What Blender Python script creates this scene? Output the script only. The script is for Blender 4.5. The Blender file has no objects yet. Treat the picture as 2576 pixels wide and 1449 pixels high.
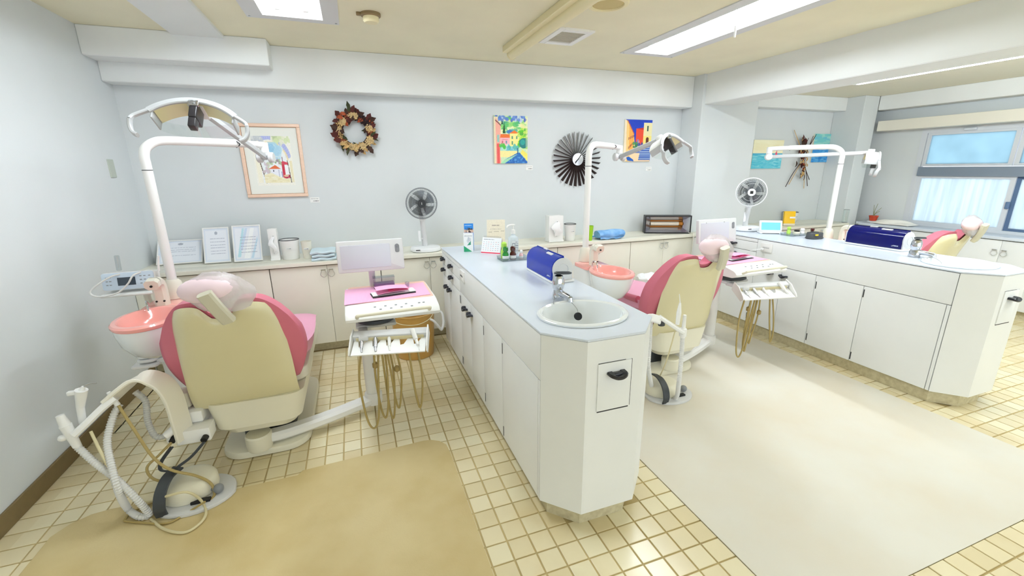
import bpy, bmesh, math, random
import numpy as np
from mathutils import Vector, Matrix, Euler
R_ = math.radians
random.seed(7)
SC = bpy.context.scene
COL = SC.collection

# ------------------------------------------------------------------ camera
HC = 1.465
F_PX, IW, IH = 1087.55, 2576.0, 1449.0
YAW, PITCH, ROLL = R_(19.6386), R_(-15.4785), R_(-0.5836)
cf = Vector((math.sin(YAW)*math.cos(PITCH), math.cos(YAW)*math.cos(PITCH), math.sin(PITCH)))
cr0 = Vector((math.cos(YAW), -math.sin(YAW), 0)); cu0 = cr0.cross(cf)
cr = math.cos(ROLL)*cr0 + math.sin(ROLL)*cu0
cu = -math.sin(ROLL)*cr0 + math.cos(ROLL)*cu0
cam_d = bpy.data.cameras.new('camera'); cam = bpy.data.objects.new('camera', cam_d); COL.objects.link(cam)
cam_d.sensor_width = 36; cam_d.lens = F_PX/IW*36; cam_d.clip_start = .02
mw = Matrix((cr, cu, -cf)).transposed().to_4x4(); mw.translation = (0, 0, HC)
cam.matrix_world = mw
SC.camera = cam
# ------------------------------------------------------------------ sky, exposure
wd = bpy.data.worlds.new('overcast_sky'); SC.world = wd; wd.use_nodes = True
bg = wd.node_tree.nodes['Background']; bg.inputs[0].default_value = (.86, .93, 1.0, 1); bg.inputs[1].default_value = 1.42
SC.view_settings.view_transform = 'Standard'; SC.view_settings.look = 'None'
SC.view_settings.gamma = 1; SC.view_settings.use_curve_mapping = False
SC.view_settings.exposure = 0.62
LAMP_STRENGTH = 45.0
SC.cycles.max_bounces = 10; SC.cycles.diffuse_bounces = 5; SC.cycles.transparent_max_bounces = 12
SC.cycles.caustics_reflective = False; SC.cycles.caustics_refractive = False
SC.cycles.sample_clamp_indirect = 6

# ------------------------------------------------------------------ pixel -> place (distance always from a known plane)
def _ray(x, y): return cf + cr*((x-IW/2)/F_PX) - cu*((y-IH/2)/F_PX)
CO = Vector((0, 0, HC))
def onz(x, y, z): d = _ray(x, y); return CO + d*((z-HC)/d.z)
def ony(x, y, Y): d = _ray(x, y); return CO + d*(Y/d.y)
def onx(x, y, X): d = _ray(x, y); return CO + d*(X/d.x)

# ------------------------------------------------------------------ materials
def s2l(c):
    return tuple((v/12.92 if v <= .04045 else ((v+.055)/1.055)**2.4) for v in (x/255 for x in c))
MATS = {}
def mat(name, rgb, rough=.5, metal=0, noise=0, nscale=8, bump=0, bscale=60, spec=.5, alpha=1, trans=0, emit=0, rgb2=None, coat=0, ior=1.45, stretch=None):
    m = bpy.data.materials.new(name); m.use_nodes = True; MATS[name] = m
    nt = m.node_tree; b = nt.nodes['Principled BSDF']
    c = s2l(rgb); b.inputs['Base Color'].default_value = (*c, 1)
    b.inputs['Roughness'].default_value = rough; b.inputs['Metallic'].default_value = metal
    b.inputs['Specular IOR Level'].default_value = spec
    b.inputs['Alpha'].default_value = alpha; b.inputs['Transmission Weight'].default_value = trans; b.inputs['IOR'].default_value = ior
    b.inputs['Coat Weight'].default_value = coat
    if emit:
        b.inputs['Emission Color'].default_value = (*c, 1); b.inputs['Emission Strength'].default_value = emit
    if noise or bump:
        tc = nt.nodes.new('ShaderNodeTexCoord'); src = tc.outputs['Object']
        if stretch:
            mp = nt.nodes.new('ShaderNodeMapping'); mp.inputs['Scale'].default_value = stretch
            nt.links.new(src, mp.inputs[0]); src = mp.outputs[0]
    if noise:
        n = nt.nodes.new('ShaderNodeTexNoise'); n.inputs['Scale'].default_value = nscale; n.inputs['Detail'].default_value = 4
        nt.links.new(src, n.inputs['Vector'])
        mx = nt.nodes.new('ShaderNodeMix'); mx.data_type = 'RGBA'
        c2 = s2l(rgb2) if rgb2 else tuple(v*(1-noise) for v in c)
        mx.inputs[6].default_value = (*c, 1); mx.inputs[7].default_value = (*c2, 1)
        mr = nt.nodes.new('ShaderNodeMapRange'); mr.inputs[1].default_value = .35; mr.inputs[2].default_value = .7
        nt.links.new(n.outputs['Fac'], mr.inputs[0]); nt.links.new(mr.outputs[0], mx.inputs[0])
        nt.links.new(mx.outputs[2], b.inputs['Base Color'])
    if bump:
        n2 = nt.nodes.new('ShaderNodeTexNoise'); n2.inputs['Scale'].default_value = bscale; n2.inputs['Detail'].default_value = 3
        nt.links.new(src, n2.inputs['Vector'])
        bp = nt.nodes.new('ShaderNodeBump'); bp.inputs['Strength'].default_value = bump; bp.inputs['Distance'].default_value = .004
        nt.links.new(n2.outputs['Fac'], bp.inputs['Height']); nt.links.new(bp.outputs[0], b.inputs['Normal'])
    return m
def emission(name, rgb, strength):
    m = bpy.data.materials.new(name); m.use_nodes = True; MATS[name] = m; nt = m.node_tree
    nt.nodes.clear(); o = nt.nodes.new('ShaderNodeOutputMaterial'); e = nt.nodes.new('ShaderNodeEmission')
    e.inputs[0].default_value = (*s2l(rgb), 1); e.inputs[1].default_value = strength; nt.links.new(e.outputs[0], o.inputs[0])
    return m
def clear(name, rgb, rough=.05, gloss=.12, tint=.9):
    """thin clear plastic or glass: see-through with a faint glossy skin"""
    m = bpy.data.materials.new(name); m.use_nodes = True; MATS[name] = m; nt = m.node_tree
    nt.nodes.clear(); o = nt.nodes.new('ShaderNodeOutputMaterial')
    t = nt.nodes.new('ShaderNodeBsdfTransparent'); t.inputs[0].default_value = (*[tint*v for v in s2l(rgb)], 1)
    g = nt.nodes.new('ShaderNodeBsdfGlossy'); g.inputs['Roughness'].default_value = rough
    mx = nt.nodes.new('ShaderNodeMixShader'); mx.inputs[0].default_value = gloss
    nt.links.new(t.outputs[0], mx.inputs[1]); nt.links.new(g.outputs[0], mx.inputs[2]); nt.links.new(mx.outputs[0], o.inputs[0])
    return m
def tile_mat(name, per_object):
    m = mat(name, (236, 226, 190), .2)
    nt = m.node_tree; b = nt.nodes['Principled BSDF']
    if per_object: s = nt.nodes.new('ShaderNodeObjectInfo').outputs['Random']
    else: s = nt.nodes.new('ShaderNodeNewGeometry').outputs['Random Per Island']
    rp = nt.nodes.new('ShaderNodeValToRGB'); el = rp.color_ramp.elements
    el[0].color = (*s2l((240, 232, 200)), 1); el[1].color = (*s2l((226, 212, 172)), 1)
    e = el.new(.5); e.color = (*s2l((236, 224, 188)), 1)
    nt.links.new(s, rp.inputs[0])
    g = nt.nodes.new('ShaderNodeNewGeometry'); n = nt.nodes.new('ShaderNodeTexNoise'); n.inputs['Scale'].default_value = 2.2; n.inputs['Detail'].default_value = 5
    nt.links.new(g.outputs['Position'], n.inputs['Vector'])
    mr = nt.nodes.new('ShaderNodeMapRange'); mr.inputs[1].default_value = .5; mr.inputs[2].default_value = .78; mr.inputs[4].default_value = .55
    nt.links.new(n.outputs['Fac'], mr.inputs[0])
    mx = nt.nodes.new('ShaderNodeMix'); mx.data_type = 'RGBA'; mx.inputs[7].default_value = (*s2l((206, 180, 120)), 1)
    nt.links.new(mr.outputs[0], mx.inputs[0]); nt.links.new(rp.outputs[0], mx.inputs[6]); nt.links.new(mx.outputs[2], b.inputs['Base Color'])
    return m

mat('wall_paint', (218, 223, 224), .85, noise=.03, nscale=3, bump=.08, bscale=260)
mat('beam_paint', (232, 235, 234), .85, noise=.03, nscale=4, bump=.08, bscale=260)
mat('ceiling_paint', (238, 233, 206), .9, noise=.06, nscale=2.5, bump=.15, bscale=220)
mat('ceiling_far', (232, 228, 208), .9, bump=.1, bscale=220)
mat('baseboard_vinyl', (122, 104, 68), .5, noise=.1, nscale=30)
mat('grout', (200, 180, 130), .9, noise=.2, nscale=6)
tile_mat('floor_tile_a', True); tile_mat('floor_tile_b', False)
mat('mat_tan', (214, 196, 148), .5, noise=.1, nscale=3, rgb2=(198, 176, 122), bump=.12, bscale=150)
mat('mat_pale', (226, 223, 212), .38, noise=.1, nscale=2, rgb2=(222, 213, 194), bump=.05, bscale=120)
mat('mat_edge', (150, 130, 84), .7)
mat('laminate', (234, 236, 236), .32, noise=.03, nscale=5)
mat('laminate_top', (214, 222, 234), .22, noise=.02, nscale=6)
mat('laminate_cream', (233, 230, 215), .4, noise=.03, nscale=5)
mat('cabinet_core', (70, 64, 54), .8)
mat('kick_stone', (212, 204, 172), .55, noise=.2, nscale=40, rgb2=(190, 180, 146))
mat('black_pull', (26, 28, 40), .28, coat=.3)
mat('dark_slot', (40, 40, 44), .6)
mat('white_plastic', (238, 238, 236), .35)
mat('grey_white', (214, 215, 216), .4)
mat('off_white', (232, 228, 214), .4)
mat('cream_shell', (220, 212, 172), .22, coat=.35, noise=.05, nscale=3)
mat('cream_plastic', (232, 228, 208), .35, noise=.04, nscale=4)
mat('pink_vinyl', (206, 112, 132), .42, noise=.06, nscale=6, bump=.04, bscale=200)
mat('pink_seat', (236, 168, 196), .42, noise=.05, nscale=5)
mat('pink_bowl', (246, 172, 164), .16, coat=.5)
mat('ceramic', (236, 240, 242), .12, coat=.5)
mat('pink_ceramic_in', (248, 150, 138), .15, coat=.4)
mat('chrome', (205, 208, 214), .08, metal=1)
mat('steel', (190, 192, 196), .28, metal=1)
mat('alu', (216, 220, 226), .35, metal=.1)
mat('black_rubber', (24, 24, 26), .5)
mat('dark_grey', (62, 66, 70), .45)
mat('mid_grey', (134, 138, 142), .45)
mat('hose_tan', (172, 152, 96), .5)
mat('hose_white', (222, 222, 220), .45)
mat('hose_grey', (190, 190, 186), .5)
mat('hose_cream', (216, 206, 166), .5)
clear('clear_plastic', (240, 244, 246), .12, .16, .96)
clear('clear_sheet', (254, 253, 250), .2, .05, 1.0)
clear('glass_clear', (251, 253, 252), .03, .07, 1.0)
emission('tube_glow', (238, 247, 255), LAMP_STRENGTH)

# ------------------------------------------------------------------ mesh building
def catmull(pts, n=6, closed=False):
    P = [Vector(p) for p in pts]
    if len(P) < 3: return P
    out = []
    N = len(P); rng = N if closed else N-1
    for i in range(rng):
        p0 = P[(i-1) % N] if (closed or i > 0) else P[0]*2-P[1]
        p1 = P[i]; p2 = P[(i+1) % N]
        p3 = P[(i+2) % N] if (closed or i+2 < N) else P[-1]*2-P[-2]
        for k in range(n):
            t = k/n
            out.append(.5*((2*p1)+(-p0+p2)*t+(2*p0-5*p1+4*p2-p3)*t*t+(-p0+3*p1-3*p2+p3)*t**3))
    if not closed: out.append(P[-1])
    return out
def rrect(w, d, r, seg=4, cx=0, cy=0):
    r = min(r, w/2-1e-4, d/2-1e-4); pts = []
    for (sx, sy, a0) in ((1, 1, 0), (-1, 1, 90), (-1, -1, 180), (1, -1, 270)):
        for k in range(seg+1):
            a = R_(a0+90*k/seg); pts.append((cx+sx*(w/2-r)+r*math.cos(a), cy+sy*(d/2-r)+r*math.sin(a)))
    return pts
def circ(r, n=24, cx=0, cy=0, ry=None):
    ry = r if ry is None else ry
    return [(cx+r*math.cos(2*math.pi*k/n), cy+ry*math.sin(2*math.pi*k/n)) for k in range(n)]
def inset(poly, d):
    n = len(poly); out = []
    area = sum(poly[i][0]*poly[(i+1) % n][1]-poly[(i+1) % n][0]*poly[i][1] for i in range(n))
    s = 1 if area > 0 else -1
    for i in range(n):
        a = Vector(poly[i-1]); b = Vector(poly[i]); c = Vector(poly[(i+1) % n])
        e1 = (b-a); e2 = (c-b)
        if e1.length < 1e-7 or e2.length < 1e-7: out.append(tuple(b)); continue
        e1.normalize(); e2.normalize()
        n1 = Vector((-e1.y, e1.x))*s; n2 = Vector((-e2.y, e2.x))*s
        m = n1+n2
        if m.length < 1e-6: out.append(tuple(b)); continue
        m.normalize(); k = d/max(.35, m.dot(n1)); p = b+m*k; out.append((p.x, p.y))
    return out
def frame(o, x, y=None, z=None):
    """matrix with origin o and given axis directions (z from x and a hint y)"""
    x = Vector(x).normalized()
    if z is None:
        y = Vector(y); z = x.cross(y).normalized(); y = z.cross(x)
    else:
        z = Vector(z); y = z.cross(x).normalized(); z = x.cross(y)
    m = Matrix((x, y, z)).transposed().to_4x4(); m.translation = Vector(o); return m
def TR(x=0, y=0, z=0, rx=0, ry=0, rz=0):
    return Matrix.Translation((x, y, z)) @ Euler((R_(rx), R_(ry), R_(rz))).to_matrix().to_4x4()

class MB:
    def __init__(s): s.v = []; s.f = []; s.M = None; s.flip = False
    def at(s, M=None): s.M = M; return s
    def add(s, vs, fs):
        k = len(s.v)
        for p in vs:
            p = Vector(p); s.v.append(s.M @ p if s.M else p)
        for f in fs: s.f.append([i+k for i in f])
        return s
    def rings(s, rings, closed=True, cap=True, loop=False):
        n = len(rings[0]); vs = [p for r in rings for p in r]; fs = []
        m = len(rings); rr = m if loop else m-1
        for i in range(rr):
            a = i*n; b = ((i+1) % m)*n
            for j in range(n if closed else n-1):
                j2 = (j+1) % n
                fs.append((a+j, a+j2, b+j2, b+j))
        if cap and closed and not loop:
            fs.append(tuple(reversed(range(n)))); fs.append(tuple((m-1)*n+j for j in range(n)))
        return s.add(vs, fs)
    def prism(s, poly, z0, z1, bev=0, bb=None):
        bb = bev if bb is None else bb
        R = []
        if bb: R.append([(x, y, z0) for x, y in inset(poly, bb)])
        R.append([(x, y, z0+bb) for x, y in poly])
        R.append([(x, y, z1-bev) for x, y in poly])
        if bev:
            R.append([(x, y, z1-bev*.3) for x, y in inset(poly, bev*.3)])
            R.append([(x, y, z1) for x, y in inset(poly, bev)])
        return s.rings(R)
    def box(s, x0, x1, y0, y1, z0, z1, bev=0, r=None):
        if bev or r:
            r = bev if r is None else r
            return s.prism(rrect(x1-x0, y1-y0, r, 3, (x0+x1)/2, (y0+y1)/2), z0, z1, bev)
        v = [(x, y, z) for x in (x0, x1) for y in (y0, y1) for z in (z0, z1)]
        return s.add(v, [(0, 1, 3, 2), (4, 6, 7, 5), (0, 4, 5, 1), (2, 3, 7, 6), (0, 2, 6, 4), (1, 5, 7, 3)])
    def cyl(s, p0, p1, r0, r1=None, n=16, bev=0):
        r1 = r0 if r1 is None else r1
        p0 = Vector(p0); p1 = Vector(p1); d = (p1-p0); L = d.length; d.normalize()
        a = d.orthogonal().normalized(); b = d.cross(a)
        prof = [(r0, 0), (r1, L)] if not bev else [(r0-bev, 0), (r0, bev), (r1, L-bev), (r1-bev, L)]
        return s.rings([[p0+d*h+(a*math.cos(2*math.pi*k/n)+b*math.sin(2*math.pi*k/n))*r for k in range(n)] for r, h in prof])
    def lathe(s, prof, c=(0, 0, 0), n=28, sx=1, sy=1, cap=True):
        c = Vector(c)
        return s.rings([[c+Vector((r*sx*math.cos(2*math.pi*k/n), r*sy*math.sin(2*math.pi*k/n), z)) for k in range(n)] for r, z in prof], cap=cap)
    def tube(s, pts, r, n=8, smooth=6, closed=False, ry=None, up=None):
        P = catmull(pts, smooth, closed) if smooth else [Vector(p) for p in pts]
        N = len(P)
        rs = r if callable(r) else (lambda t: r)
        T = []
        for i in range(N):
            if closed: t = P[(i+1) % N]-P[i-1]
            else: t = P[min(i+1, N-1)]-P[max(i-1, 0)]
            T.append(t.normalized())
        u = Vector(up) if up else T[0].orthogonal()
        u = (u-T[0]*u.dot(T[0])).normalized()
        R = []
        for i in range(N):
            u = (u-T[i]*u.dot(T[i])).normalized(); w = T[i].cross(u)
            rr = rs(i/(N-1)); r2 = rr if ry is None else ry
            R.append([P[i]+u*(rr*math.cos(2*math.pi*k/n))+w*(r2*math.sin(2*math.pi*k/n)) for k in range(n)])
        return s.rings(R, loop=closed)
    def strip(s, pts, w, t, up, smooth=6):
        """rectangular bar swept along pts; w across (perp. to up), t along up; w may be a list/callable"""
        P = catmull(pts, smooth) if smooth else [Vector(p) for p in pts]
        N = len(P); R = []
        for i in range(N):
            d = (P[min(i+1, N-1)]-P[max(i-1, 0)]).normalized()
            side = d.cross(Vector(up)).normalized(); nn = side.cross(d)
            ww = w(i/(N-1)) if callable(w) else w
            b = min(t, ww)*.25
            R.append([P[i]+side*x+nn*y for x, y in ((ww/2-b, -t/2), (ww/2, -t/2+b), (ww/2, t/2-b), (ww/2-b, t/2), (-ww/2+b, t/2), (-ww/2, t/2-b), (-ww/2, -t/2+b), (-ww/2+b, -t/2))])
        return s.rings(R)
    def ball(s, c, r, n=12, m=8):
        rx, ry, rz = r if hasattr(r, '__len__') else (r, r, r)
        c = Vector(c)
        R = [[c+Vector((rx*math.sin(a)*math.cos(2*math.pi*k/n), ry*math.sin(a)*math.sin(2*math.pi*k/n), -rz*math.cos(a))) for k in range(n)] for a in [math.pi*(j+.02)/(m+.04) if j else .03 for j in range(m)]+[math.pi-.03]]
        return s.rings(R)
    def grid(s, fn, nu, nv):
        vs = [fn(i/nu, j/nv) for j in range(nv+1) for i in range(nu+1)]
        fs = [(j*(nu+1)+i, j*(nu+1)+i+1, (j+1)*(nu+1)+i+1, (j+1)*(nu+1)+i) for j in range(nv) for i in range(nu)]
        return s.add(vs, fs)
    def slab(s, fn, nu, nv, thick):
        """grid given thickness along fn(u,v)->(point, normal)"""
        top = [fn(i/nu, j/nv) for j in range(nv+1) for i in range(nu+1)]
        n = len(top); vs = [p for p, q in top]+[Vector(p)-Vector(q)*thick for p, q in top]
        W = nu+1; fs = []
        for j in range(nv):
            for i in range(nu):
                a = j*W+i; fs.append((a, a+1, a+W+1, a+W)); fs.append((n+a, n+a+W, n+a+W+1, n+a+1))
        edge = [i for i in range(nu+1)]+[j*W+nu for j in range(1, nv+1)]+[nv*W+i for i in range(nu-1, -1, -1)]+[j*W for j in range(nv-1, 0, -1)]
        for a, b in zip(edge, edge[1:]+edge[:1]): fs.append((a, n+a, n+b, b))
        return s.add(vs, fs)
    def mesh(s, name, m, smooth=True, angle=38, origin=None):
        me = bpy.data.meshes.new(name)
        o = Vector(origin) if origin is not None else Vector((0, 0, 0))
        me.from_pydata([tuple(p-o) for p in s.v], [], s.f)
        bm = bmesh.new(); bm.from_mesh(me)
        bmesh.ops.remove_doubles(bm, verts=bm.verts, dist=1e-6)
        bmesh.ops.recalc_face_normals(bm, faces=bm.faces)
        bm.to_mesh(me); bm.free()
        if smooth:
            me.polygons.foreach_set('use_smooth', [True]*len(me.polygons)); me.set_sharp_from_angle(angle=R_(angle))
        for mm in (m if isinstance(m, (list, tuple)) else [m]): me.materials.append(MATS[mm])
        return me

def tag(o, label=None, cat=None, group=None, kind=None):
    if label: o['label'] = label
    if cat: o['category'] = cat
    if group: o['group'] = group
    if kind: o['kind'] = kind
    return o
def thing(name, label, cat, base, group=None):
    o = bpy.data.objects.new(name, None); COL.objects.link(o); o.location = base; o.empty_display_size = .05
    o['_b'] = tuple(base)
    return tag(o, label, cat, group)
def base_of(p):
    while p.parent: p = p.parent
    return Vector(p['_b']) if '_b' in p else Vector((0, 0, 0))
def part(name, mb, m, parent, label=None, smooth=True, angle=38, kind=None):
    me = mb.mesh(name, m, smooth, angle, base_of(parent))
    o = bpy.data.objects.new(name, me); COL.objects.link(o); o.parent = parent
    if label: o['label'] = label
    if kind: o['kind'] = kind
    return o
def single(name, mb, m, label, cat, base=None, group=None, smooth=True, angle=38, kind=None):
    """a thing that is one mesh"""
    if base is None:
        xs = [p.x for p in mb.v]; ys = [p.y for p in mb.v]; zs = [p.z for p in mb.v]
        base = ((min(xs)+max(xs))/2, (min(ys)+max(ys))/2, min(zs))
    me = mb.mesh(name, m, smooth, angle, base)
    o = bpy.data.objects.new(name, me); COL.objects.link(o); o.location = base; o['_b'] = tuple(base)
    return tag(o, label, cat, group, kind)
def struct(name, mb, m, label, smooth=False):
    me = mb.mesh(name, m, smooth); o = bpy.data.objects.new(name, me); COL.objects.link(o); o['_b'] = (0, 0, 0)
    return tag(o, label, None, None, 'structure')
def copy_tree(o, dx=0, dy=0, label=None, parent=None):
    c = o.copy(); COL.objects.link(c)
    if parent: c.parent = parent
    else:
        c.location = (o.location.x+dx, o.location.y+dy, o.location.z)
        if '_b' in c: c['_b'] = tuple(Vector(c['_b'])+Vector((dx, dy, 0)))
    if label: c['label'] = label
    for ch in [x for x in bpy.data.objects if x.parent is o]: copy_tree(ch, parent=c)
    return c
# ================================================================== the room
WB, WL, WR, CZ, CZ2, YF = 4.10, -1.53, 6.20, 2.36, 2.25, -3.2
D = 2.66      # spacing of the treatment bays
fl = struct('floor', MB().box(WL-.1, WR+.1, YF, WB+.1, -.06, -.004), 'grout', 'pale yellow square tiles with tan joints')
struct('wall_back', MB().box(WL-.1, WR+.1, WB, WB+.12, 0, 2.6), 'wall_paint', 'white painted back wall')
struct('wall_left', MB().box(WL-.12, WL, YF, WB, 0, 2.6), 'wall_paint', 'white painted left wall')
WY0, WY1, WZ0, WZ1 = .55, 3.34, .77, 1.85       # window opening
w = MB(); w.box(WR, WR+.12, WY1, WB, 0, 2.6); w.box(WR, WR+.12, YF, WY0, 0, 2.6); w.box(WR, WR+.12, WY0, WY1, 0, WZ0); w.box(WR, WR+.12, WY0, WY1, WZ1, 2.6)
struct('wall_right', w, 'wall_paint', 'white wall around the wide window')
LIGHTS = [(-.445, -.025, 1.72, 3.24), (2.195, 2.605, 1.80, 3.31)]      # openings for the recessed lamps
cm = MB(); xs = [WL-.1]
for (a, b, c, d_) in LIGHTS:
    cm.box(xs[-1], a, YF, WB+.1, CZ, CZ+.1); cm.box(a, b, YF, c, CZ, CZ+.1); cm.box(a, b, d_, WB+.1, CZ, CZ+.1); xs.append(b)
cm.box(xs[-1], 3.64, YF, WB+.1, CZ, CZ+.1)
struct('ceiling', cm, 'ceiling_paint', 'beige textured ceiling')
struct('ceiling_far', MB().box(3.64, WR+.1, YF, WB+.1, CZ2, CZ2+.1), 'ceiling_far', 'lower pale ceiling by the window')
struct('trim_1', MB().box(WL, 3.44, 3.95, WB, 2.062, CZ, .006), 'beam_paint', 'white beam along the back wall')
struct('trim_2', MB().box(WL, -.47, 3.77, 3.95, 2.185, CZ, .006), 'beam_paint', 'boxed duct in the corner under the ceiling')
struct('trim_3', MB().box(-1.025, -.725, YF, 3.77, CZ-.02, CZ), 'beam_paint', 'flat white strip along the ceiling')
struct('trim_4', MB().box(3.47, 3.81, YF, 3.82, 2.075, CZ+.02, .006), 'beam_paint', 'deep white beam between the two ceilings')
struct('trim_5', MB().box(3.44, 4.20, 3.81, WB, 0, CZ+.02, .006), 'wall_paint', 'square white pillar against the back wall')
struct('trim_6', MB().box(4.20, 5.77, 3.95, WB, 2.10, CZ2, .006), 'beam_paint', 'short white beam in the far bay')
struct('trim_7', MB().box(5.77, 6.02, 3.75, WB, 0, CZ2, .006), 'wall_paint', 'white corner pillar beside the window')
struct('trim_8', MB().box(6.02, WR, YF, 3.75, 2.09, CZ2, .006), 'beam_paint', 'white beam above the window')
struct('trim_9', MB().box(6.02, WR, YF, 3.72, 1.852, 1.965, .004), 'off_white', 'long curtain box above the window')
struct('baseboard_left', MB().box(WL, WL+.012, YF, 3.68, 0, .085, .003), 'baseboard_vinyl', 'brown vinyl baseboard')

# ---- floor tiles: the largest in view are parts, the rest one joined part
PX, PY, TX0, TY0 = .0908, .0943, .722, 1.258
mats_rect = [(-1.33, .35, YF, 2.10), (1.275, 3.19, .70, 2.9)]
isl = [(.66, 1.09, 1.33, 3.4), (.66+D, 1.09+D, 1.33, 3.4)]
cells = []
for i in range(-26, 62):
    for j in range(-30, 28):
        x0 = TX0+i*PX; y0 = TY0+j*PY; x1 = x0+PX; y1 = y0+PY
        if x0 < WL-.02 or x1 > WR or y1 > 3.76 or y0 < -1.5: continue
        if any(x0 > a and x1 < b and y0 > c and y1 < d for a, b, c, d in mats_rect+isl): continue
        c = Vector(((x0+x1)/2, (y0+y1)/2, 0)); v = c-CO; dz = v.dot(cf)
        vis = dz > .3
        if vis:
            px = IW/2+F_PX*v.dot(cr)/dz; py = IH/2-F_PX*v.dot(cu)/dz
            vis = -20 < px < IW+20 and py < IH+20
        cells.append((-(F_PX/dz)**2*abs(v.z)/v.length if vis else 0, x0, y0))
cells.sort()
def tile_geo(mb, x0, y0):
    g = .0035
    return mb.prism([(x0+g, y0+g), (x0+PX-g, y0+g), (x0+PX-g, y0+PY-g), (x0+g, y0+PY-g)], -.006, 0, .0015, 0)
tm = tile_geo(MB(), 0, 0).mesh('tile', 'floor_tile_a', False)
for k, (a, x0, y0) in enumerate(cells[:295]):
    o = bpy.data.objects.new('tile', tm); COL.objects.link(o); o.parent = fl
    o.location = (max(x0, WL), y0, random.uniform(-.0004, .0004))
rest = MB()
for a, x0, y0 in cells[295:]: tile_geo(rest, max(x0, WL), y0)
part('tile_field', rest, 'floor_tile_b', fl, smooth=False, kind='stuff')

# ---- floor mats
m1 = [(-1.34, YF+.1), (.352, YF+.1), (.352, 1.99)]+[(.352-.12+.12*math.cos(R_(a)), 2.03+.12*math.sin(R_(a))) for a in (20, 45, 70, 90)]+[(-.38, 2.115), (-.40, 2.085), (-.70, 2.082), (-.72, 2.12), (-1.17, 2.135)]+[(-1.18+.16*math.cos(R_(a)), 1.975+.16*math.sin(R_(a))) for a in (110, 135, 160)]
single('floor_mat', MB().prism(m1, 0, .003, .001, 0), 'mat_tan', 'worn tan vinyl floor mat with rounded corners in front of the first dental chair', 'floor mat', smooth=False)
m2 = [(1.265, .69), (3.20, .69), (3.20, 3.05), (1.265, 3.05)]
single('floor_mat', MB().prism(m2, 0, .003, .001, 0), 'mat_pale', 'wide pale glossy floor mat between the two white sink islands', 'floor mat', smooth=False)
single('chair_mat', MB().prism(rrect(.42, .85, .04, 4, -.58, 2.515), .0031, .0045, .0005, 0), 'clear_sheet', 'see-through plastic sheet on the tiles under the first dental chair', 'floor mat', smooth=False)

# ================================================================== window
wf = tag(bpy.data.objects.new('window_1', MB().box(WR-.005, WR+.05, WY0, WY1, WZ0, WZ0+.03).box(WR-.005, WR+.05, WY0, WY1, WZ1-.05, WZ1).box(WR-.005, WR+.05, WY1-.055, WY1, WZ0+.03, WZ1-.05).box(WR-.005, WR+.05, WY0, WY0+.05, WZ0+.03, WZ1-.05).mesh('window_1', 'alu', False)), 'wide aluminium window with frosted panes', None, None, 'structure')
COL.objects.link(wf)
def pane_mat(name, rgb, streak):
    m = bpy.data.materials.new(name); m.use_nodes = True; MATS[name] = m; nt = m.node_tree; nt.nodes.clear()
    o = nt.nodes.new('ShaderNodeOutputMaterial'); t = nt.nodes.new('ShaderNodeBsdfTranslucent'); g = nt.nodes.new('ShaderNodeBsdfGlossy'); g.inputs['Roughness'].default_value = .25
    tc = nt.nodes.new('ShaderNodeTexCoord'); mp = nt.nodes.new('ShaderNodeMapping'); mp.inputs['Scale'].default_value = (1, 14, .8) if streak else (1, 1.2, 1.2)
    n = nt.nodes.new('ShaderNodeTexNoise'); n.inputs['Scale'].default_value = 2; n.inputs['Detail'].default_value = 3
    rp = nt.nodes.new('ShaderNodeValToRGB'); rp.color_ramp.elements[0].color = (*s2l(rgb), 1); rp.color_ramp.elements[1].color = (*s2l(tuple(v+14 for v in rgb)), 1)
    rp.color_ramp.elements[0].position = .35; rp.color_ramp.elements[1].position = .62
    nt.links.new(tc.outputs['Object'], mp.inputs[0]); nt.links.new(mp.outputs[0], n.inputs['Vector']); nt.links.new(n.outputs['Fac'], rp.inputs[0]); nt.links.new(rp.outputs[0], t.inputs[0])
    mx = nt.nodes.new('ShaderNodeMixShader'); mx.inputs[0].default_value = .06
    nt.links.new(t.outputs[0], mx.inputs[1]); nt.links.new(g.outputs[0], mx.inputs[2]); nt.links.new(mx.outputs[0], o.inputs[0])
pane_mat('frosted_pane', (184, 206, 214), False); pane_mat('ribbed_pane', (212, 221, 224), True)
mat('backlit_alu', (92, 116, 150), .4, metal=.2)  # frame aluminium with its backlit shade put into the colour
mat('backlit_transom_alu', (134, 146, 162), .4, metal=.2)  # transom metal, darkened in the colour to look backlit
part('transom', MB().box(WR-.03, WR+.045, WY0+.05, WY1-.05, 1.335, 1.435, .004), 'backlit_transom_alu', wf)
uy = [3.285, 2.52, 1.72, .60]
for a, b in zip(uy, uy[1:]):
    s_ = part('sash', MB().box(WR+.0, WR+.03, b+.005, b+.04, 1.44, 1.80).box(WR, WR+.03, a-.04, a-.005, 1.44, 1.80).box(WR, WR+.03, b+.04, a-.04, 1.44, 1.465).box(WR, WR+.03, b+.04, a-.04, 1.775, 1.80), 'alu', wf, smooth=False)
    part('pane', MB().box(WR+.012, WR+.018, b+.04, a-.04, 1.465, 1.775), 'frosted_pane', s_, smooth=False)
ly = [3.285, 2.47, 1.9, 1.28, .60]
for k, (a, b) in enumerate(zip(ly, ly[1:])):
    x = WR+(.0 if k % 2 == 0 else .022)
    s_ = part('sash', MB().box(x, x+.02, b-.005, b+.035, .80, 1.335).box(x, x+.02, a-.035, a+.005, .80, 1.335).box(x, x+.02, b+.035, a-.035, .80, .825).box(x, x+.02, b+.035, a-.035, 1.31, 1.335), 'backlit_alu' if k else 'alu', wf, smooth=False)
    part('pane', MB().box(x+.007, x+.012, b+.035, a-.035, .825, 1.31), 'ribbed_pane', s_, smooth=False)
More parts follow.
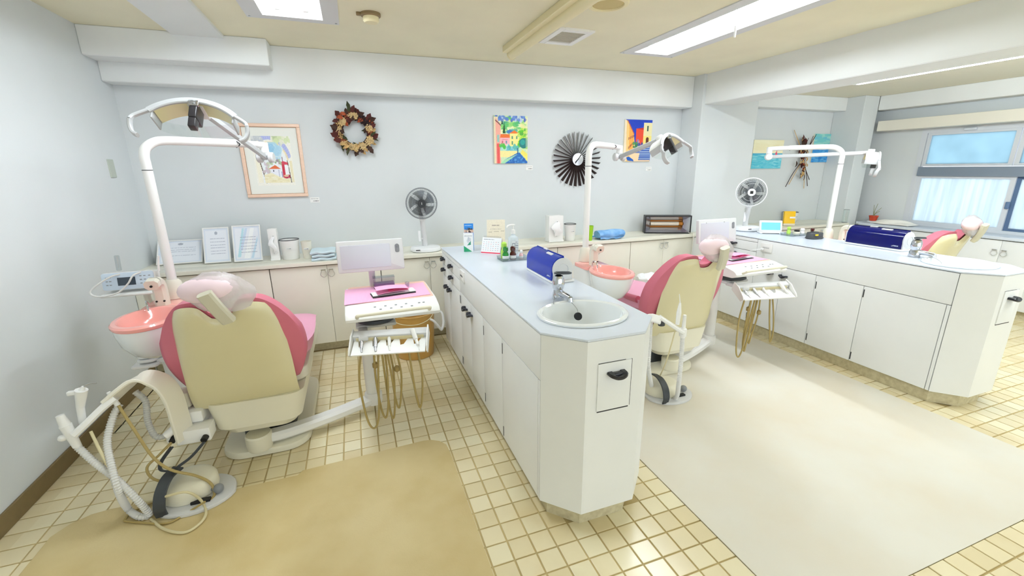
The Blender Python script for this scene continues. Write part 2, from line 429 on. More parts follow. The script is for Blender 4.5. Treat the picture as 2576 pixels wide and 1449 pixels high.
part('latch', MB().box(WR-.022, WR, 2.455, 2.485, 1.02, 1.09, .004), 'backlit_alu', wf)
part('catch', MB().box(WR-.03, WR-.004, 2.86, 2.96, 1.806, 1.83, .004), 'alu', wf)

# ================================================================== back cabinets and worktops
BZ, BYF = .77, 3.66
clear('clear_lock', (250, 251, 250), .15, .35, .98)
def clear_pull(parent, x, y, z, ax='x'):
    """small chrome bar with a clear plastic child lock loop under it"""
    if ax == 'x':
        h = part('handle', MB().cyl((x-.017, y-.018, z), (x+.017, y-.018, z), .004, n=8).cyl((x-.012, y, z), (x-.012, y-.018, z), .003, n=6).cyl((x+.012, y, z), (x+.012, y-.018, z), .003, n=6), 'chrome', parent)
        part('child_lock', MB().tube([(x-.014, y-.012, z-.008), (x-.024, y-.012, z-.04), (x, y-.014, z-.06), (x+.024, y-.012, z-.04), (x+.014, y-.012, z-.008)], .003, 6), 'clear_lock', h)
    else:
        h = part('handle', MB().cyl((x-.018, y-.017, z), (x-.018, y+.017, z), .004, n=8).cyl((x, y-.012, z), (x-.018, y-.012, z), .003, n=6).cyl((x, y+.012, z), (x-.018, y+.012, z), .003, n=6), 'chrome', parent)
        part('child_lock', MB().tube([(x-.012, y-.014, z-.008), (x-.012, y-.024, z-.04), (x-.014, y, z-.06), (x-.012, y+.024, z-.04), (x-.012, y+.014, z-.008)], .003, 6), 'clear_lock', h)
edges = [WL, -.666, .153, .972, 1.779, 2.597, 3.402, 4.18, 4.933, 5.754]
cab_lab = ['low cream wall cupboard tucked into the left corner beside the first cuspidor', 'low cream wall cupboard with two doors under the folded pale towel', 'low cream wall cupboard under the first desk fan',
           'low cream wall cupboard behind the island with the calendar', 'low cream wall cupboard under the white tissue box behind the second lamp pole', 'low cream wall cupboard under the box heater',
           'low cream wall cupboard in front of the square pillar', 'low cream wall cupboard under the yellow packet', 'low cream wall cupboard in the far bay under the dried bouquet']
for k, (a, b) in enumerate(zip(edges, edges[1:])):
    t = thing('wall_cabinet', cab_lab[k], 'cabinet', ((a+b)/2, BYF+.2, 0), 'low cream cupboards along the back wall')
    yb = WB-.02
    if 3.3 < b and a < 4.25: yb = 3.80
    part('carcass', MB().box(a+.001, b-.001, BYF+.038, yb, .075, BZ-.032), 'cabinet_core', t, smooth=False)
    part('kick', MB().box(a+.001, b-.001, BYF+.075, yb, 0, .075), 'kick_stone', t, smooth=False)
    m = (a+b)/2 if k else -1.075
    for (d0, d1, hx) in ((a+.003, m-.001, m-.028), (m+.001, b-.003, m+.028)):
        dd = part('door', MB().box(d0, d1, BYF+.02, BYF+.038, .078, BZ-.038, .0015), 'laminate_cream', t)
        clear_pull(dd, hx, BYF+.02, .70)
wt = MB()
wt.box(WL, 5.77, BYF, 3.81, BZ-.03, BZ, .003); wt.box(WL, 3.44, 3.81, WB, BZ-.03, BZ); wt.box(4.20, 5.77, 3.81, WB, BZ-.03, BZ)
single('back_worktop', wt, 'laminate_cream', 'long cream worktop running along the back wall over the low cupboards', 'worktop', smooth=True)
# window side
re = [3.55, 2.74, 1.93, 1.12, .31]
for k, (b, a) in enumerate(zip(re, re[1:])):
    t = thing('window_cabinet', 'white low cupboard under the window, ' + ['next to the corner pillar', 'behind the third dental chair', 'second after the third dental chair', 'farthest from the corner pillar'][k], 'cabinet', (6.05, (a+b)/2, 0), 'low cupboards under the window')
    part('carcass', MB().box(5.97, WR-.005, a+.001, b-.001, .075, BZ-.032), 'cabinet_core', t, smooth=False)
    part('kick', MB().box(6.0, WR-.005, a+.001, b-.001, 0, .075), 'kick_stone', t, smooth=False)
    m = (a+b)/2
    for (d0, d1, hy) in ((a+.003, m-.001, m-.035), (m+.001, b-.003, m+.035)):
        dd = part('door', MB().box(5.952, 5.97, d0, d1, .078, BZ-.038, .0015), 'laminate', t)
        clear_pull(dd, 5.952, hy, .64, 'y')
single('window_worktop', MB().box(5.93, WR-.006, YF+.2, 3.655, BZ-.03, BZ, .003).box(6.025, WR-.006, 3.655, 3.745, BZ-.03, BZ), 'laminate_top', 'narrow pale worktop under the frosted window', 'worktop')

# ================================================================== sink islands
def island_poly(x0, o=0):
    xs = x0; w_ = .51; c = .13
    return [(xs+o, 3.42-o), (xs+o, 1.42+o*.4), (xs+c+o*.4, 1.285+o), (xs+w_-c-o*.4, 1.285+o), (xs+w_-o, 1.42+o*.4), (xs+w_-o, 3.42-o)]
def pull(parent, x, y, z):
    """black bent plastic pull on a -X face"""
    p = MB().strip([(x+.001, y+.026, z+.004), (x-.016, y+.024, z+.006), (x-.022, y+.006, z-.004), (x-.022, y-.008, z-.006), (x-.016, y-.024, z+.004), (x+.001, y-.026, z+.002)], .022, .014, (0, .2, 1), 4)
    p.box(x-.022, x, y-.02, y+.02, z-.006, z+.006, .003)
    return part('handle', p, 'black_pull', parent)
def outlet(parent, x, y, z):
    pl = part('outlet_plate', MB().at(frame((x, y, z), (0, -1, 0), (0, 0, 1))).prism(rrect(.115, .072, .006, 3), 0, .009, .003, 0), 'white_plastic', parent)
    sk = MB().at(frame((x-.009, y, z), (0, -1, 0), (0, 0, 1)))
    for k in (-.022, .0, .022):
        sk.box(k-.006, k-.004, -.006, .006, 0, .0012); sk.box(k+.004, k+.006, -.006, .006, 0, .0012)
    part('sockets', sk, 'dark_slot', pl, smooth=False)
    return pl
def make_island(x0, label):
    t = thing('island_cabinet', label, 'cabinet', (x0+.255, 2.3, 0))
    part('core', MB().prism(island_poly(x0, .022), .085, .69).box(x0+.022, x0+.488, 1.80, 3.398, .69, .849), 'cabinet_core', t, smooth=False)
    part('kick', MB().prism(island_poly(x0, .045), 0, .085), 'kick_stone', t, smooth=False)
    X = x0+.012
    def panel(nm, y0, y1, z0, z1): return part(nm, MB().box(x0+.003, x0+.022, y0+.0019, y1-.0019, z0+.0019, z1-.0019, .001), 'laminate', t)
    zt = .849
    # left face, back to front
    panel('top_rail', 2.80, 3.414, .818, zt)
    for (y0, y1, kn) in ((3.20, 3.414, 3.33), (2.80, 3.20, 3.05)):
        d1 = panel('drawer', y0, y1, .735, .818); pull(d1, x0+.003, kn, .78)
        d2 = panel('drawer', y0, y1, .648, .735); pull(d2, x0+.003, kn, .695)
    d = panel('door', 3.185, 3.414, .088, .648); pull(d, x0+.003, 3.245, .578)
    d = panel('door', 2.80, 3.185, .088, .648); pull(d, x0+.003, 3.128, .578)
    pf = panel('side_panel', 1.424, 2.80, .652, zt)
    outlet(pf, x0+.003, 2.705, .788)
    d = panel('door', 2.53, 2.80, .088, .652); pull(d, x0+.003, 2.64, .58)
    d = panel('door', 2.245, 2.53, .088, .652); pull(d, x0+.003, 2.51, .58)
    panel('side_panel', 1.905, 2.245, .088, .652)
    panel('door', 1.445, 1.905, .088, .652)
    panel('corner_post', 1.424, 1.445, .088, .652)
    for (y, z) in ((2.79, .60), (2.81, .60), (2.79, .145), (2.81, .145), (2.235, .575), (2.235, .15), (1.898, .60), (1.898, .13)):
        part('hinge', MB().box(x0+.0015, x0+.007, y-.003, y+.003, z-.028, z+.028), 'dark_slot', t, smooth=False)
    # chamfers, end and right side
    P = island_poly(x0, .003); Q = island_poly(x0, .022)
    for i in (1, 2, 3, 4):
        nm = ['', 'chamfer_panel', 'end_panel', 'chamfer_panel', 'side_panel'][i]
        part(nm, MB().prism([P[i], P[i+1], Q[i+1], Q[i]], .088, .849), 'laminate', t, smooth=False)
    part('back_panel', MB().box(x0+.006, x0+.504, 3.398, 3.414, .088, .849), 'laminate', t, smooth=False)
    part('filler_panel', MB().box(x0+.09, x0+.44, 3.414, BYF+.019, .075, .735), 'laminate', t, smooth=False)
    # tip-out hatch on the end
    h = part('hatch', MB().box(x0+.178, x0+.325, 1.283, 1.291, .556, .755, .001), 'laminate', t)
    part('hatch_gap', MB().box(x0+.3255, x0+.329, 1.2862, 1.290, .556, .755).box(x0+.182, x0+.322, 1.2862, 1.290, .5495, .5555).box(x0+.18, x0+.30, 1.2862, 1.290, .7555, .7567), 'dark_slot', h, smooth=False)
    hx = x0+.256
    part('handle', MB().strip([(hx-.028, 1.283, .712), (hx-.026, 1.262, .71), (hx-.01, 1.256, .703), (hx+.012, 1.256, .703), (hx+.026, 1.262, .71), (hx+.028, 1.283, .712)], .024, .014, (0, 0, 1), 4).box(hx-.022, hx+.022, 1.262, 1.283, .702, .716, .003), 'black_pull', h)
    return t
isl1 = make_island(.62, 'long white sink island with drawers and black pulls between the first two dental chairs')
isl2 = copy_tree(isl1, D, 0, 'white sink island between the second and third dental chairs, seen along its full side')
# worktops with a hole for the bowl
def make_top(x0, label):
    cx, cy, ra, rb = x0+.253, 1.552, .198, .172
    t = MB(); out = island_poly(x0, 0)
    n = 48
    hole = [(cx+(ra-.012)*math.cos(2*math.pi*k/n), cy+(rb-.012)*math.sin(2*math.pi*k/n)) for k in range(n)]
    def hit(a):
        dx, dy = math.cos(a), math.sin(a); best = None
        pl = out
        for i in range(6):
            p = Vector(pl[i]); q = Vector(pl[(i+1) % 6]); e = q-p
            den = dx*e.y-dy*e.x
            if abs(den) < 1e-9: continue
            s = ((p.x-cx)*e.y-(p.y-cy)*e.x)/den; u = ((p.x-cx)*dy-(p.y-cy)*dx)/den
            if s > 0 and -1e-6 <= u <= 1+1e-6 and (best is None or s < best): best = s
        return (cx+dx*best, cy+dy*best)
    angs = [2*math.pi*k/n for k in range(n)]
    for p in out: angs.append(math.atan2(p[1]-cy, p[0]-cx) % (2*math.pi))
    angs = sorted(set(round(a, 5) for a in angs))
    inn = [(cx+(ra-.012)*math.cos(a), cy+(rb-.012)*math.sin(a)) for a in angs]; ou = [hit(a) for a in angs]
    z0, z1 = .8515, .86
    t.rings([[(x, y, z0) for x, y in inn], [(x, y, z0) for x, y in ou], [(x, y, z1-.002) for x, y in ou], [(x, y, z1) for x, y in inset(ou, .002)], [(x, y, z1) for x, y in inn]], cap=False, loop=True)
    o = single('island_worktop', t, 'laminate_top', label, 'worktop', smooth=True, angle=25)
    s = MB(); n = 40
    def ring(a, b, z): return [(cx+a*math.cos(2*math.pi*k/n), cy+b*math.sin(2*math.pi*k/n), z) for k in range(n)]
    s.rings([ring(ra, rb, .861), ring(ra+.001, rb+.001, .868), ring(ra-.004, rb-.004, .8735), ring(ra-.012, rb-.012, .875), ring(ra-.022, rb-.022, .869), ring(ra-.026, rb-.026, .85), ring(ra-.036, rb-.036, .79), ring(ra-.065, rb-.06, .745), ring(.06, .055, .725), ring(.022, .022, .722), ring(.02, .02, .716)], cap=False)
    return o, s, (cx, cy)
_, s1, c1 = make_top(.62, 'white island worktop carrying the leaflets, calendar and blue towel dispenser')
_, s2, c2 = make_top(.62+D, 'white island worktop carrying the second desk fan and black tape holder')
def drain(p, c): part('drain', MB().cyl((c[0], c[1], .717), (c[0], c[1], .724), .02, n=16), 'chrome', p)
k1 = single('sink', s1, 'ceramic', 'oval white basin sunk in the island with the calendar', 'sink'); drain(k1, c1)
k2 = single('sink', s2, 'ceramic', 'oval white basin sunk in the island with the second desk fan', 'sink'); drain(k2, c2)
# ================================================================== ceiling
def recessed(k, lab):
    a, b, c, d = LIGHTS[k]
    t = thing('ceiling_light', lab, 'ceiling light', ((a+b)/2, (c+d)/2, CZ))
    o = .048
    fr = MB()
    for bx in ((a-o, a+.045, c-o, d+o), (b-.045, b+o, c-o, d+o), (a+.045, b-.045, c-o, c+.02), (a+.045, b-.045, d-.02, d+o)): fr.box(*bx, CZ-.006, CZ+.001)
    part('frame', fr, 'grey_white', t, smooth=False)
    hz = MB(); i0, i1, j0, j1 = a+.045, b-.045, c+.02, d-.02; zt = CZ+.085
    hz.box(i0-.004, i0, j0, j1, CZ, zt); hz.box(i1, i1+.004, j0, j1, CZ, zt); hz.box(i0, i1, j0-.004, j0, CZ, zt); hz.box(i0, i1, j1, j1+.004, CZ, zt); hz.box(i0, i1, j0, j1, zt, zt+.004)
    part('reflector', hz, 'white_plastic', t, smooth=False)
    for s in (-1, 1):
        x = (a+b)/2+s*.075; z = CZ+.035
        tb = part('tube', MB().cyl((x, c+.10, z), (x, d-.10, z), .017, n=12), 'tube_glow', t)
        for yy in (d-.10, c+.07): part('tube_socket', MB().box(x-.016, x+.016, yy, yy+.03, CZ+.012, CZ+.084, .004), 'white_plastic', tb)
    sc = MB()
    for x in (a-.03, b+.03):
        for y in (c-.02, d+.02): sc.cyl((x, y, CZ-.0085), (x, y, CZ-.006), .006, n=8)
    part('screws', sc, 'steel', t)
    return t
recessed(0, 'recessed ceiling light with two tubes and a screwed white frame above the first bay')
l2 = recessed(1, 'recessed ceiling light with a clear pull switch hanging from its frame')
q = onz(1815, 14, CZ-.006)
part('pull_switch', MB().cyl((2.22, q.y, CZ-.006), (2.22, q.y, CZ-.10), .003, n=6).cyl((2.22, q.y, CZ-.10), (2.22, q.y, CZ-.16), .007, .005, n=8), 'white_plastic', l2)
# surface fluorescent batten (switched off), vent, speaker, detector
mat('old_plastic', (236, 226, 184), .45); mat('vent_grille', (200, 196, 182), .6, bump=.4, bscale=500); mat('speaker_cloth', (206, 190, 138), .8, bump=.3, bscale=600); mat('detector_brown', (138, 118, 84), .5)
bx = 1.235
t = thing('batten_light', 'unlit surface-mounted fluorescent batten with yellowed cover between the recessed lights', 'ceiling light', (bx, 2.5, CZ))
part('base', MB().box(bx-.055, bx-.01, 1.5, 3.47, CZ-.045, CZ, .004), 'old_plastic', t)
part('diffuser', MB().cyl((bx+.02, 1.51, CZ-.05), (bx+.02, 3.46, CZ-.05), .036, n=16, bev=.004), 'old_plastic', t)
part('gap_strip', MB().box(bx-.012, bx-.004, 1.52, 3.46, CZ-.05, CZ-.001), 'dark_grey', t, smooth=False)
part('end_cap', MB().cyl((bx+.02, 3.46, CZ-.05), (bx+.02, 3.475, CZ-.05), .039, n=16), 'old_plastic', t)
t = thing('ceiling_vent', 'square white ceiling vent with a grey grille beside the unlit batten', 'vent', (1.52, 3.08, CZ))
x0, x1, y0, y1 = 1.385, 1.655, 2.90, 3.25
part('frame', MB().box(x0, x0+.045, y0, y1, CZ-.014, CZ, .003).box(x1-.045, x1, y0, y1, CZ-.014, CZ, .003).box(x0+.045, x1-.045, y0, y0+.05, CZ-.014, CZ).box(x0+.045, x1-.045, y1-.05, y1, CZ-.014, CZ), 'white_plastic', t)
part('grille', MB().box(x0+.045, x1-.045, y0+.05, y1-.05, CZ-.006, CZ), 'vent_grille', t, smooth=False)
for k in range(9):
    y = y0+.07+k*.026
    part('slat', MB().box(x0+.046, x1-.046, y, y+.004, CZ-.011, CZ-.006), 'vent_grille', t, smooth=False)
c = onz(1530, 8, CZ); t = thing('ceiling_speaker', 'round yellowed ceiling speaker beyond the vent', 'speaker', (c.x, c.y, CZ))
part('rim', MB().rings([[(c.x+r*math.cos(2*math.pi*k/32), c.y+r*math.sin(2*math.pi*k/32), z) for k in range(32)] for r, z in ((.118, CZ), (.118, CZ-.006), (.112, CZ-.012), (.092, CZ-.013), (.088, CZ-.006), (.088, CZ))], cap=False), 'old_plastic', t)
part('grille', MB().lathe([(.089, CZ-.001), (.088, CZ-.005), (.05, CZ-.009), (.01, CZ-.010)], (c.x, c.y, 0), 32), 'speaker_cloth', t)
c = onz(932, 34, CZ); t = thing('smoke_detector', 'small round smoke detector with a brown base on the ceiling', 'detector', (c.x, c.y, CZ))
part('base', MB().lathe([(.058, CZ), (.058, CZ-.014), (.05, CZ-.02)], (c.x, c.y, 0)), 'detector_brown', t)
part('cap', MB().lathe([(.046, CZ-.02), (.046, CZ-.04), (.038, CZ-.05), (.012, CZ-.053)], (c.x, c.y, 0)), 'old_plastic', t)
part('tab', MB().box(c.x-.082, c.x-.055, c.y-.012, c.y+.012, CZ-.016, CZ, .003), 'detector_brown', t)
# lamp of the far bay, tucked against the deep beam
t = thing('batten_light', 'thin lit fluorescent tube along the deep white beam in the window bay', 'ceiling light', (3.84, 1.6, 2.11))
part('tube', MB().cyl((3.858, -.2, 2.104), (3.858, 2.58, 2.104), .028, n=12), 'tube_glow', t)
part('base', MB().box(3.812, 3.83, -.24, 2.62, 2.08, 2.15, .003), 'white_plastic', t)
for yy in (2.58, -.23): part('tube_socket', MB().box(3.83, 3.87, yy, yy+.03, 2.076, 2.13, .003), 'white_plastic', t)

# ================================================================== pictures
def attr_mat(name, rough=.6):
    m = mat(name, (200, 200, 200), rough); nt = m.node_tree; a = nt.nodes.new('ShaderNodeAttribute'); a.attribute_name = 'Col'
    nt.links.new(a.outputs['Color'], nt.nodes['Principled BSDF'].inputs['Base Color']); return m
attr_mat('print_ink', .6); attr_mat('print_gloss', .3)
class Canvas:
    """flat print: colours on a fine grid, laid out in picture units u,v"""
    def __init__(s, nx, nz, bg):
        s.nx, s.nz = nx, nz
        s.U, s.V = np.meshgrid(np.linspace(0, 1, nx+1), np.linspace(0, 1, nz+1)); s.C = np.zeros((nz+1, nx+1, 3)); s.C[:] = bg
        s.rs = np.random.RandomState(int(nx*31+nz+sum(bg)))
    def put(s, m, c, a=1): s.C[m] = s.C[m]*(1-a)+np.array(c)*a; return s
    def poly(s, pts, c, a=1):
        m = np.zeros(s.U.shape, bool); n = len(pts)
        for i in range(n):
            (x0, y0), (x1, y1) = pts[i], pts[(i+1) % n]
            if y0 == y1: continue
            m ^= ((y0 > s.V) != (y1 > s.V)) & (s.U < (x1-x0)*(s.V-y0)/(y1-y0)+x0)
        return s.put(m, c, a)
    def rect(s, x0, x1, y0, y1, c, a=1): return s.put((s.U >= x0) & (s.U <= x1) & (s.V >= y0) & (s.V <= y1), c, a)
    def oval(s, x, y, rx, ry, c, a=1): return s.put(((s.U-x)/rx)**2+((s.V-y)/ry)**2 <= 1, c, a)
    def line(s, x0, y0, x1, y1, w, c, a=1):
        dx, dy = x1-x0, y1-y0; L = dx*dx+dy*dy+1e-9; t = np.clip(((s.U-x0)*dx+(s.V-y0)*dy)/L, 0, 1)
        return s.put(((s.U-x0-t*dx)**2+(s.V-y0-t*dy)**2) < w*w, c, a)
    def daub(s, x0, x1, y0, y1, cols, n, r, ar=1, a=.8):
        for _ in range(n):
            s.oval(s.rs.uniform(x0, x1), s.rs.uniform(y0, y1), r*s.rs.uniform(.5, 1.3), r*ar*s.rs.uniform(.5, 1.3), cols[s.rs.randint(len(cols))], a)
        return s
    def text(s, x0, x1, y, h, c, words=6, a=.8):
        x = x0
        while x < x1-.01:
            w = s.rs.uniform(.02, .07)*(x1-x0)*2; s.rect(x, min(x+w, x1), y, y+h, c, a); x += w+.02*(x1-x0)
        return s
    def grain(s, k): s.C += s.rs.normal(0, k, s.C.shape[:2])[..., None]; return s
    def mesh(s, name, M, w, h, m):
        """rectangle w x h in the local x/y plane of matrix M (origin at lower left corner)"""
        vs = [tuple(M @ Vector((u*w, v*h, 0))) for u, v in zip(s.U.ravel(), s.V.ravel())]
        W = s.nx+1; fs = [(j*W+i, j*W+i+1, (j+1)*W+i+1, (j+1)*W+i) for j in range(s.nz) for i in range(s.nx)]
        me = bpy.data.meshes.new(name); me.from_pydata(vs, [], fs)
        at = me.color_attributes.new('Col', 'FLOAT_COLOR', 'POINT')
        c = np.clip(s.C, 0, 255).reshape(-1, 3)/255; c = np.where(c <= .04045, c/12.92, ((c+.055)/1.055)**2.4)
        at.data.foreach_set('color', np.concatenate([c, np.ones((len(c), 1))], 1).astype(np.float32).ravel()); me.materials.append(MATS[m]); return me
def printed(name, cv, M, w, h, parent, m='print_ink', label=None):
    b = base_of(parent); M = Matrix.Translation(-b) @ M
    o = bpy.data.objects.new(name, cv.mesh(name, M, w, h, m)); COL.objects.link(o); o.parent = parent
    if label: o['label'] = label
    return o
mat('canvas_edge', (236, 230, 206), .7); mat('peach_frame', (240, 206, 182), .4, noise=.08, nscale=30, stretch=(1, 1, 6)); mat('frame_line', (150, 110, 76), .5); mat('mount_board', (238, 240, 232), .8)
def canvas_picture(name, px, cv, label, dep=.016):
    """px: left, right, top, bottom at the wall"""
    (l, r, tp, bt) = px; a = ony(l, (tp+bt)/2, WB-dep); b = ony(r, (tp+bt)/2, WB-dep); c = ony((l+r)/2, tp, WB-dep); d = ony((l+r)/2, bt, WB-dep)
    t = thing(name, label, 'painting', ((a.x+b.x)/2, WB, d.z))
    part('stretcher', MB().box(a.x, b.x, WB-dep, WB-.001, d.z, c.z), 'canvas_edge', t, smooth=False)
    printed('canvas', cv, frame((a.x, WB-dep-.0008, d.z), (1, 0, 0), (0, 0, 1)), b.x-a.x, c.z-d.z, t)
    return t
# -- hillside village
cv = Canvas(96, 132, (206, 230, 190)); G = [(90, 196, 110), (150, 220, 120), (240, 236, 160), (70, 170, 130), (190, 232, 180), (250, 246, 200)]
cv.daub(0, 1, .58, .95, G, 120, .09, .5).daub(0, 1, .9, 1, [(60, 90, 190), (90, 130, 210), (210, 226, 240)], 40, .05, .9)
cv.daub(.3, 1, .58, .70, [(60, 110, 190), (80, 180, 170)], 14, .08, .5)
cv.rect(0, .12, 0, .97, (240, 226, 190)).poly([(.05, .95), (.19, .82), (.19, 0), (.05, 0)], (246, 178, 160)).rect(.08, .16, 0, .42, (232, 92, 88)).rect(.09, .15, .45, .6, (150, 200, 190)).line(.05, .9, .2, .8, .012, (120, 70, 70))
cv.poly([(.25, .63), (.34, .63), (.30, .88)], (24, 90, 40)).poly([(.21, .82), (.27, .82), (.24, .92)], (30, 80, 60))
cv.rect(.18, .47, .38, .55, (248, 186, 196)).poly([(.17, .54), (.48, .54), (.45, .62), (.2, .62)], (240, 116, 44)).rect(.22, .27, .42, .48, (210, 110, 120)).rect(.34, .38, .42, .48, (120, 140, 170)).rect(.22, .40, .505, .515, (220, 90, 90))
cv.rect(.46, .74, .36, .63, (250, 238, 150)).poly([(.44, .63), (.76, .63), (.6, .70)], (242, 124, 40)).rect(.52, .56, .52, .58, (90, 150, 120)).rect(.65, .69, .52, .58, (90, 150, 120)).rect(.52, .56, .40, .47, (90, 150, 120))
cv.daub(.74, 1, .32, .74, [(90, 200, 40), (170, 230, 60), (60, 160, 50), (230, 240, 120)], 60, .07, .5).oval(.88, .43, .14, .11, (24, 120, 120)).oval(.85, .45, .07, .06, (40, 160, 150))
cv.rect(.17, .70, .27, .37, (150, 220, 206)).daub(.17, .7, .27, .37, [(80, 180, 170), (190, 236, 210), (110, 190, 210)], 30, .05).rect(.17, .68, .13, .27, (250, 236, 160)).daub(.17, .3, .34, .4, [(80, 190, 70)], 10, .04)
cv.poly([(.2, 0), (.28, .07), (.70, .23), (.76, .23), (1, .03), (1, 0)], (40, 110, 186)).daub(.4, .95, .01, .14, [(90, 160, 214), (30, 90, 170)], 30, .04, .6).poly([(.18, 0), (.28, .07), (.7, .2), (.5, .1), (.3, 0)], (170, 226, 180)).rect(.68, .70, .21, .33, (50, 60, 110)).poly([(.78, .22), (1, .04), (1, .2), (.84, .3)], (244, 232, 110))
cv.rect(.94, 1, .25, 1, (246, 240, 190), .5).grain(5)
canvas_picture('village_painting', (1243, 1327, 291, 411), cv, 'unframed bright green canvas of a hillside village with orange roofs')
# -- deep blue street
cv = Canvas(96, 140, (20, 60, 180)); cv.grain(6)
cv.poly([(0, 1), (.1, .97), (.34, .66), (.42, .3), (.3, 0), (0, 0)], (246, 206, 130)).poly([(0, 1), (.06, .98), (.10, .0), (0, 0)], (244, 226, 196)).poly([(.16, .9), (.34, .66), (.36, .34), (.2, .2)], (240, 170, 80)).line(.1, .97, .35, .66, .012, (190, 90, 60))
for k in range(7): cv.rect(.16+.03*k, .18+.03*k, .30+.02*k, .36+.02*k, (150, 70, 50)); cv.rect(.15+.03*k, .17+.03*k, .52+.01*k, .58+.01*k, (170, 90, 60))
cv.rect(.42, .72, .36, .79, (226, 74, 46)).poly([(.42, .79), (.72, .76), (.72, .82)], (176, 40, 36)).rect(.46, .56, .36, .5, (240, 176, 150)).oval(.5, .48, .04, .06, (150, 120, 170))
cv.rect(.69, 1, .36, .93, (244, 226, 130)).rect(.69, 1, .62, .93, (240, 230, 176)).rect(.82, .87, .73, .86, (40, 80, 70)).rect(.80, .90, .45, .55, (90, 40, 30)).oval(.85, .55, .05, .04, (90, 40, 30)).poly([(.66, .93), (1, .93), (1, .97), (.68, .96)], (30, 70, 190))
cv.poly([(.3, 0), (.2, .2), (.42, .36), (.72, .36), (1, .34), (1, 0)], (246, 214, 170)).poly([(.3, .2), (.6, .2), (.58, .35), (.42, .36)], (60, 100, 190), .8)
for k in range(7): cv.rect(.56+.01*k, 1, .03+.045*k, .055+.045*k, (30, 80, 170)); cv.rect(.56+.01*k, 1, .055+.045*k, .075+.045*k, (170, 190, 214))
cv.poly([(.1, .1), (.16, .02), (.4, 0), (.36, .05), (.2, .12)], (24, 90, 180)).daub(.3, .5, .3, .45, [(60, 140, 70), (40, 110, 80)], 10, .04).daub(.55, .7, .34, .42, [(40, 70, 150)], 6, .04)
canvas_picture('street_painting', (1570, 1638, 301, 406), cv, 'unframed canvas of a street under a deep blue sky behind the second lamp')
# -- two seascapes
cv = Canvas(60, 66, (250, 244, 206)); cv.rect(0, 1, 0, .53, (110, 204, 222)).daub(0, 1, 0, .5, [(70, 186, 214), (150, 222, 232), (90, 200, 220)], 90, .09, .25).rect(0, 1, .5, .54, (80, 176, 210)).poly([(.74, .45), (.83, .46), (.79, .68)], (226, 70, 110)).rect(.72, .84, .42, .45, (230, 210, 230)).daub(0, 1, .6, 1, [(252, 248, 214), (246, 238, 196)], 30, .2, .5, .4)
canvas_picture('seascape_painting', (1893, 1968, 352, 424), cv, 'small canvas of a pale sky and turquoise sea with a red sail')
cv = Canvas(60, 66, (150, 218, 210)); cv.daub(0, 1, .5, 1, [(170, 226, 216), (120, 206, 206), (110, 196, 216)], 50, .14, .3).rect(0, 1, 0, .44, (50, 140, 214)).daub(0, 1, 0, .42, [(70, 160, 226), (30, 120, 200), (100, 180, 230)], 90, .06, .6).rect(0, 1, .44, .5, (60, 170, 220)).poly([(.2, .44), (.45, .44), (.4, .5), (.25, .5)], (240, 240, 240))
canvas_picture('seascape_painting', (2045, 2118, 337, 408), cv, 'small canvas of teal sky over bright blue water beside the dried bouquet')
# -- framed watercolour
cv = Canvas(110, 140, (244, 243, 232)); B_ = [(176, 190, 232), (150, 170, 224), (200, 206, 240), (190, 180, 226)]
for k in range(70):
    a = R_(10+k*1.5); cv.oval(.42+.60*math.cos(a)*.82, .52+.5*math.sin(a)*.92, .065, .05, B_[k % 4], .6)
cv.daub(.55, 1, .86, 1, [(214, 228, 180), (190, 206, 160), (236, 238, 214)], 24, .06).daub(0, .3, .84, 1, [(226, 228, 226), (200, 206, 210)], 16, .06)
for k in range(60):
    a = R_(4+k*2); cv.oval(.44+.48*math.cos(a)*.92, .50+.44*math.sin(a)*.86, .018, .014, (236, 220, 176), .9)
cv.poly([(.18, .05), (.14, .5), (.3, .8), (.5, .86), (.7, .8), (.84, .55), (.86, .05)], (238, 244, 246)).daub(.25, .7, .6, .82, [(176, 216, 236), (150, 200, 230), (214, 234, 240)], 30, .09)
cv.rect(.04, .16, .06, .55, (246, 242, 222)).line(.14, .5, .24, .06, .012, (90, 70, 46)).line(.86, .5, .90, .06, .010, (70, 54, 40)).rect(.91, .98, .06, .5, (232, 222, 176), .7)
cv.rect(.70, .77, .14, .44, (196, 50, 72)).poly([(.60, .44), (.86, .42), (.86, .47), (.74, .50)], (206, 70, 90)).line(.73, .5, .73, .58, .008, (110, 60, 80)).rect(.77, .88, .14, .22, (180, 40, 80)).rect(.77, .87, .22, .40, (246, 248, 250)).line(.60, .48, .60, .56, .006, (90, 100, 110))
cv.poly([(.34, .34), (.52, .42), (.66, .34)], (222, 110, 66)).rect(.36, .66, .20, .34, (238, 240, 248)).rect(.45, .48, .28, .32, (60, 60, 80)).line(.6, .18, .6, .32, .008, (90, 90, 150)).line(.68, .16, .68, .28, .008, (120, 110, 170)).daub(.4, .7, .44, .52, [(120, 150, 110), (170, 190, 150), (150, 130, 140)], 16, .035).daub(.2, .36, .28, .46, [(206, 190, 200), (200, 206, 180)], 14, .04)
cv.poly([(.2, .22), (.4, .26), (.62, .17), (.88, .12), (.88, .05), (.2, .05)], (240, 234, 200)).daub(.24, .85, .05, .2, [(232, 224, 180), (244, 240, 214)], 20, .06, .3).grain(5)
a = ony(624, 498, WB-.02); b = ony(776, 493, WB-.02); tp = ony(751, 312, WB-.02); x0, x1, z0, z1 = a.x, b.x, a.z, tp.z
t = thing('framed_watercolour', 'watercolour of an arch and red tower in a peach wooden frame', 'painting', ((x0+x1)/2, WB, z0))
fw = .026
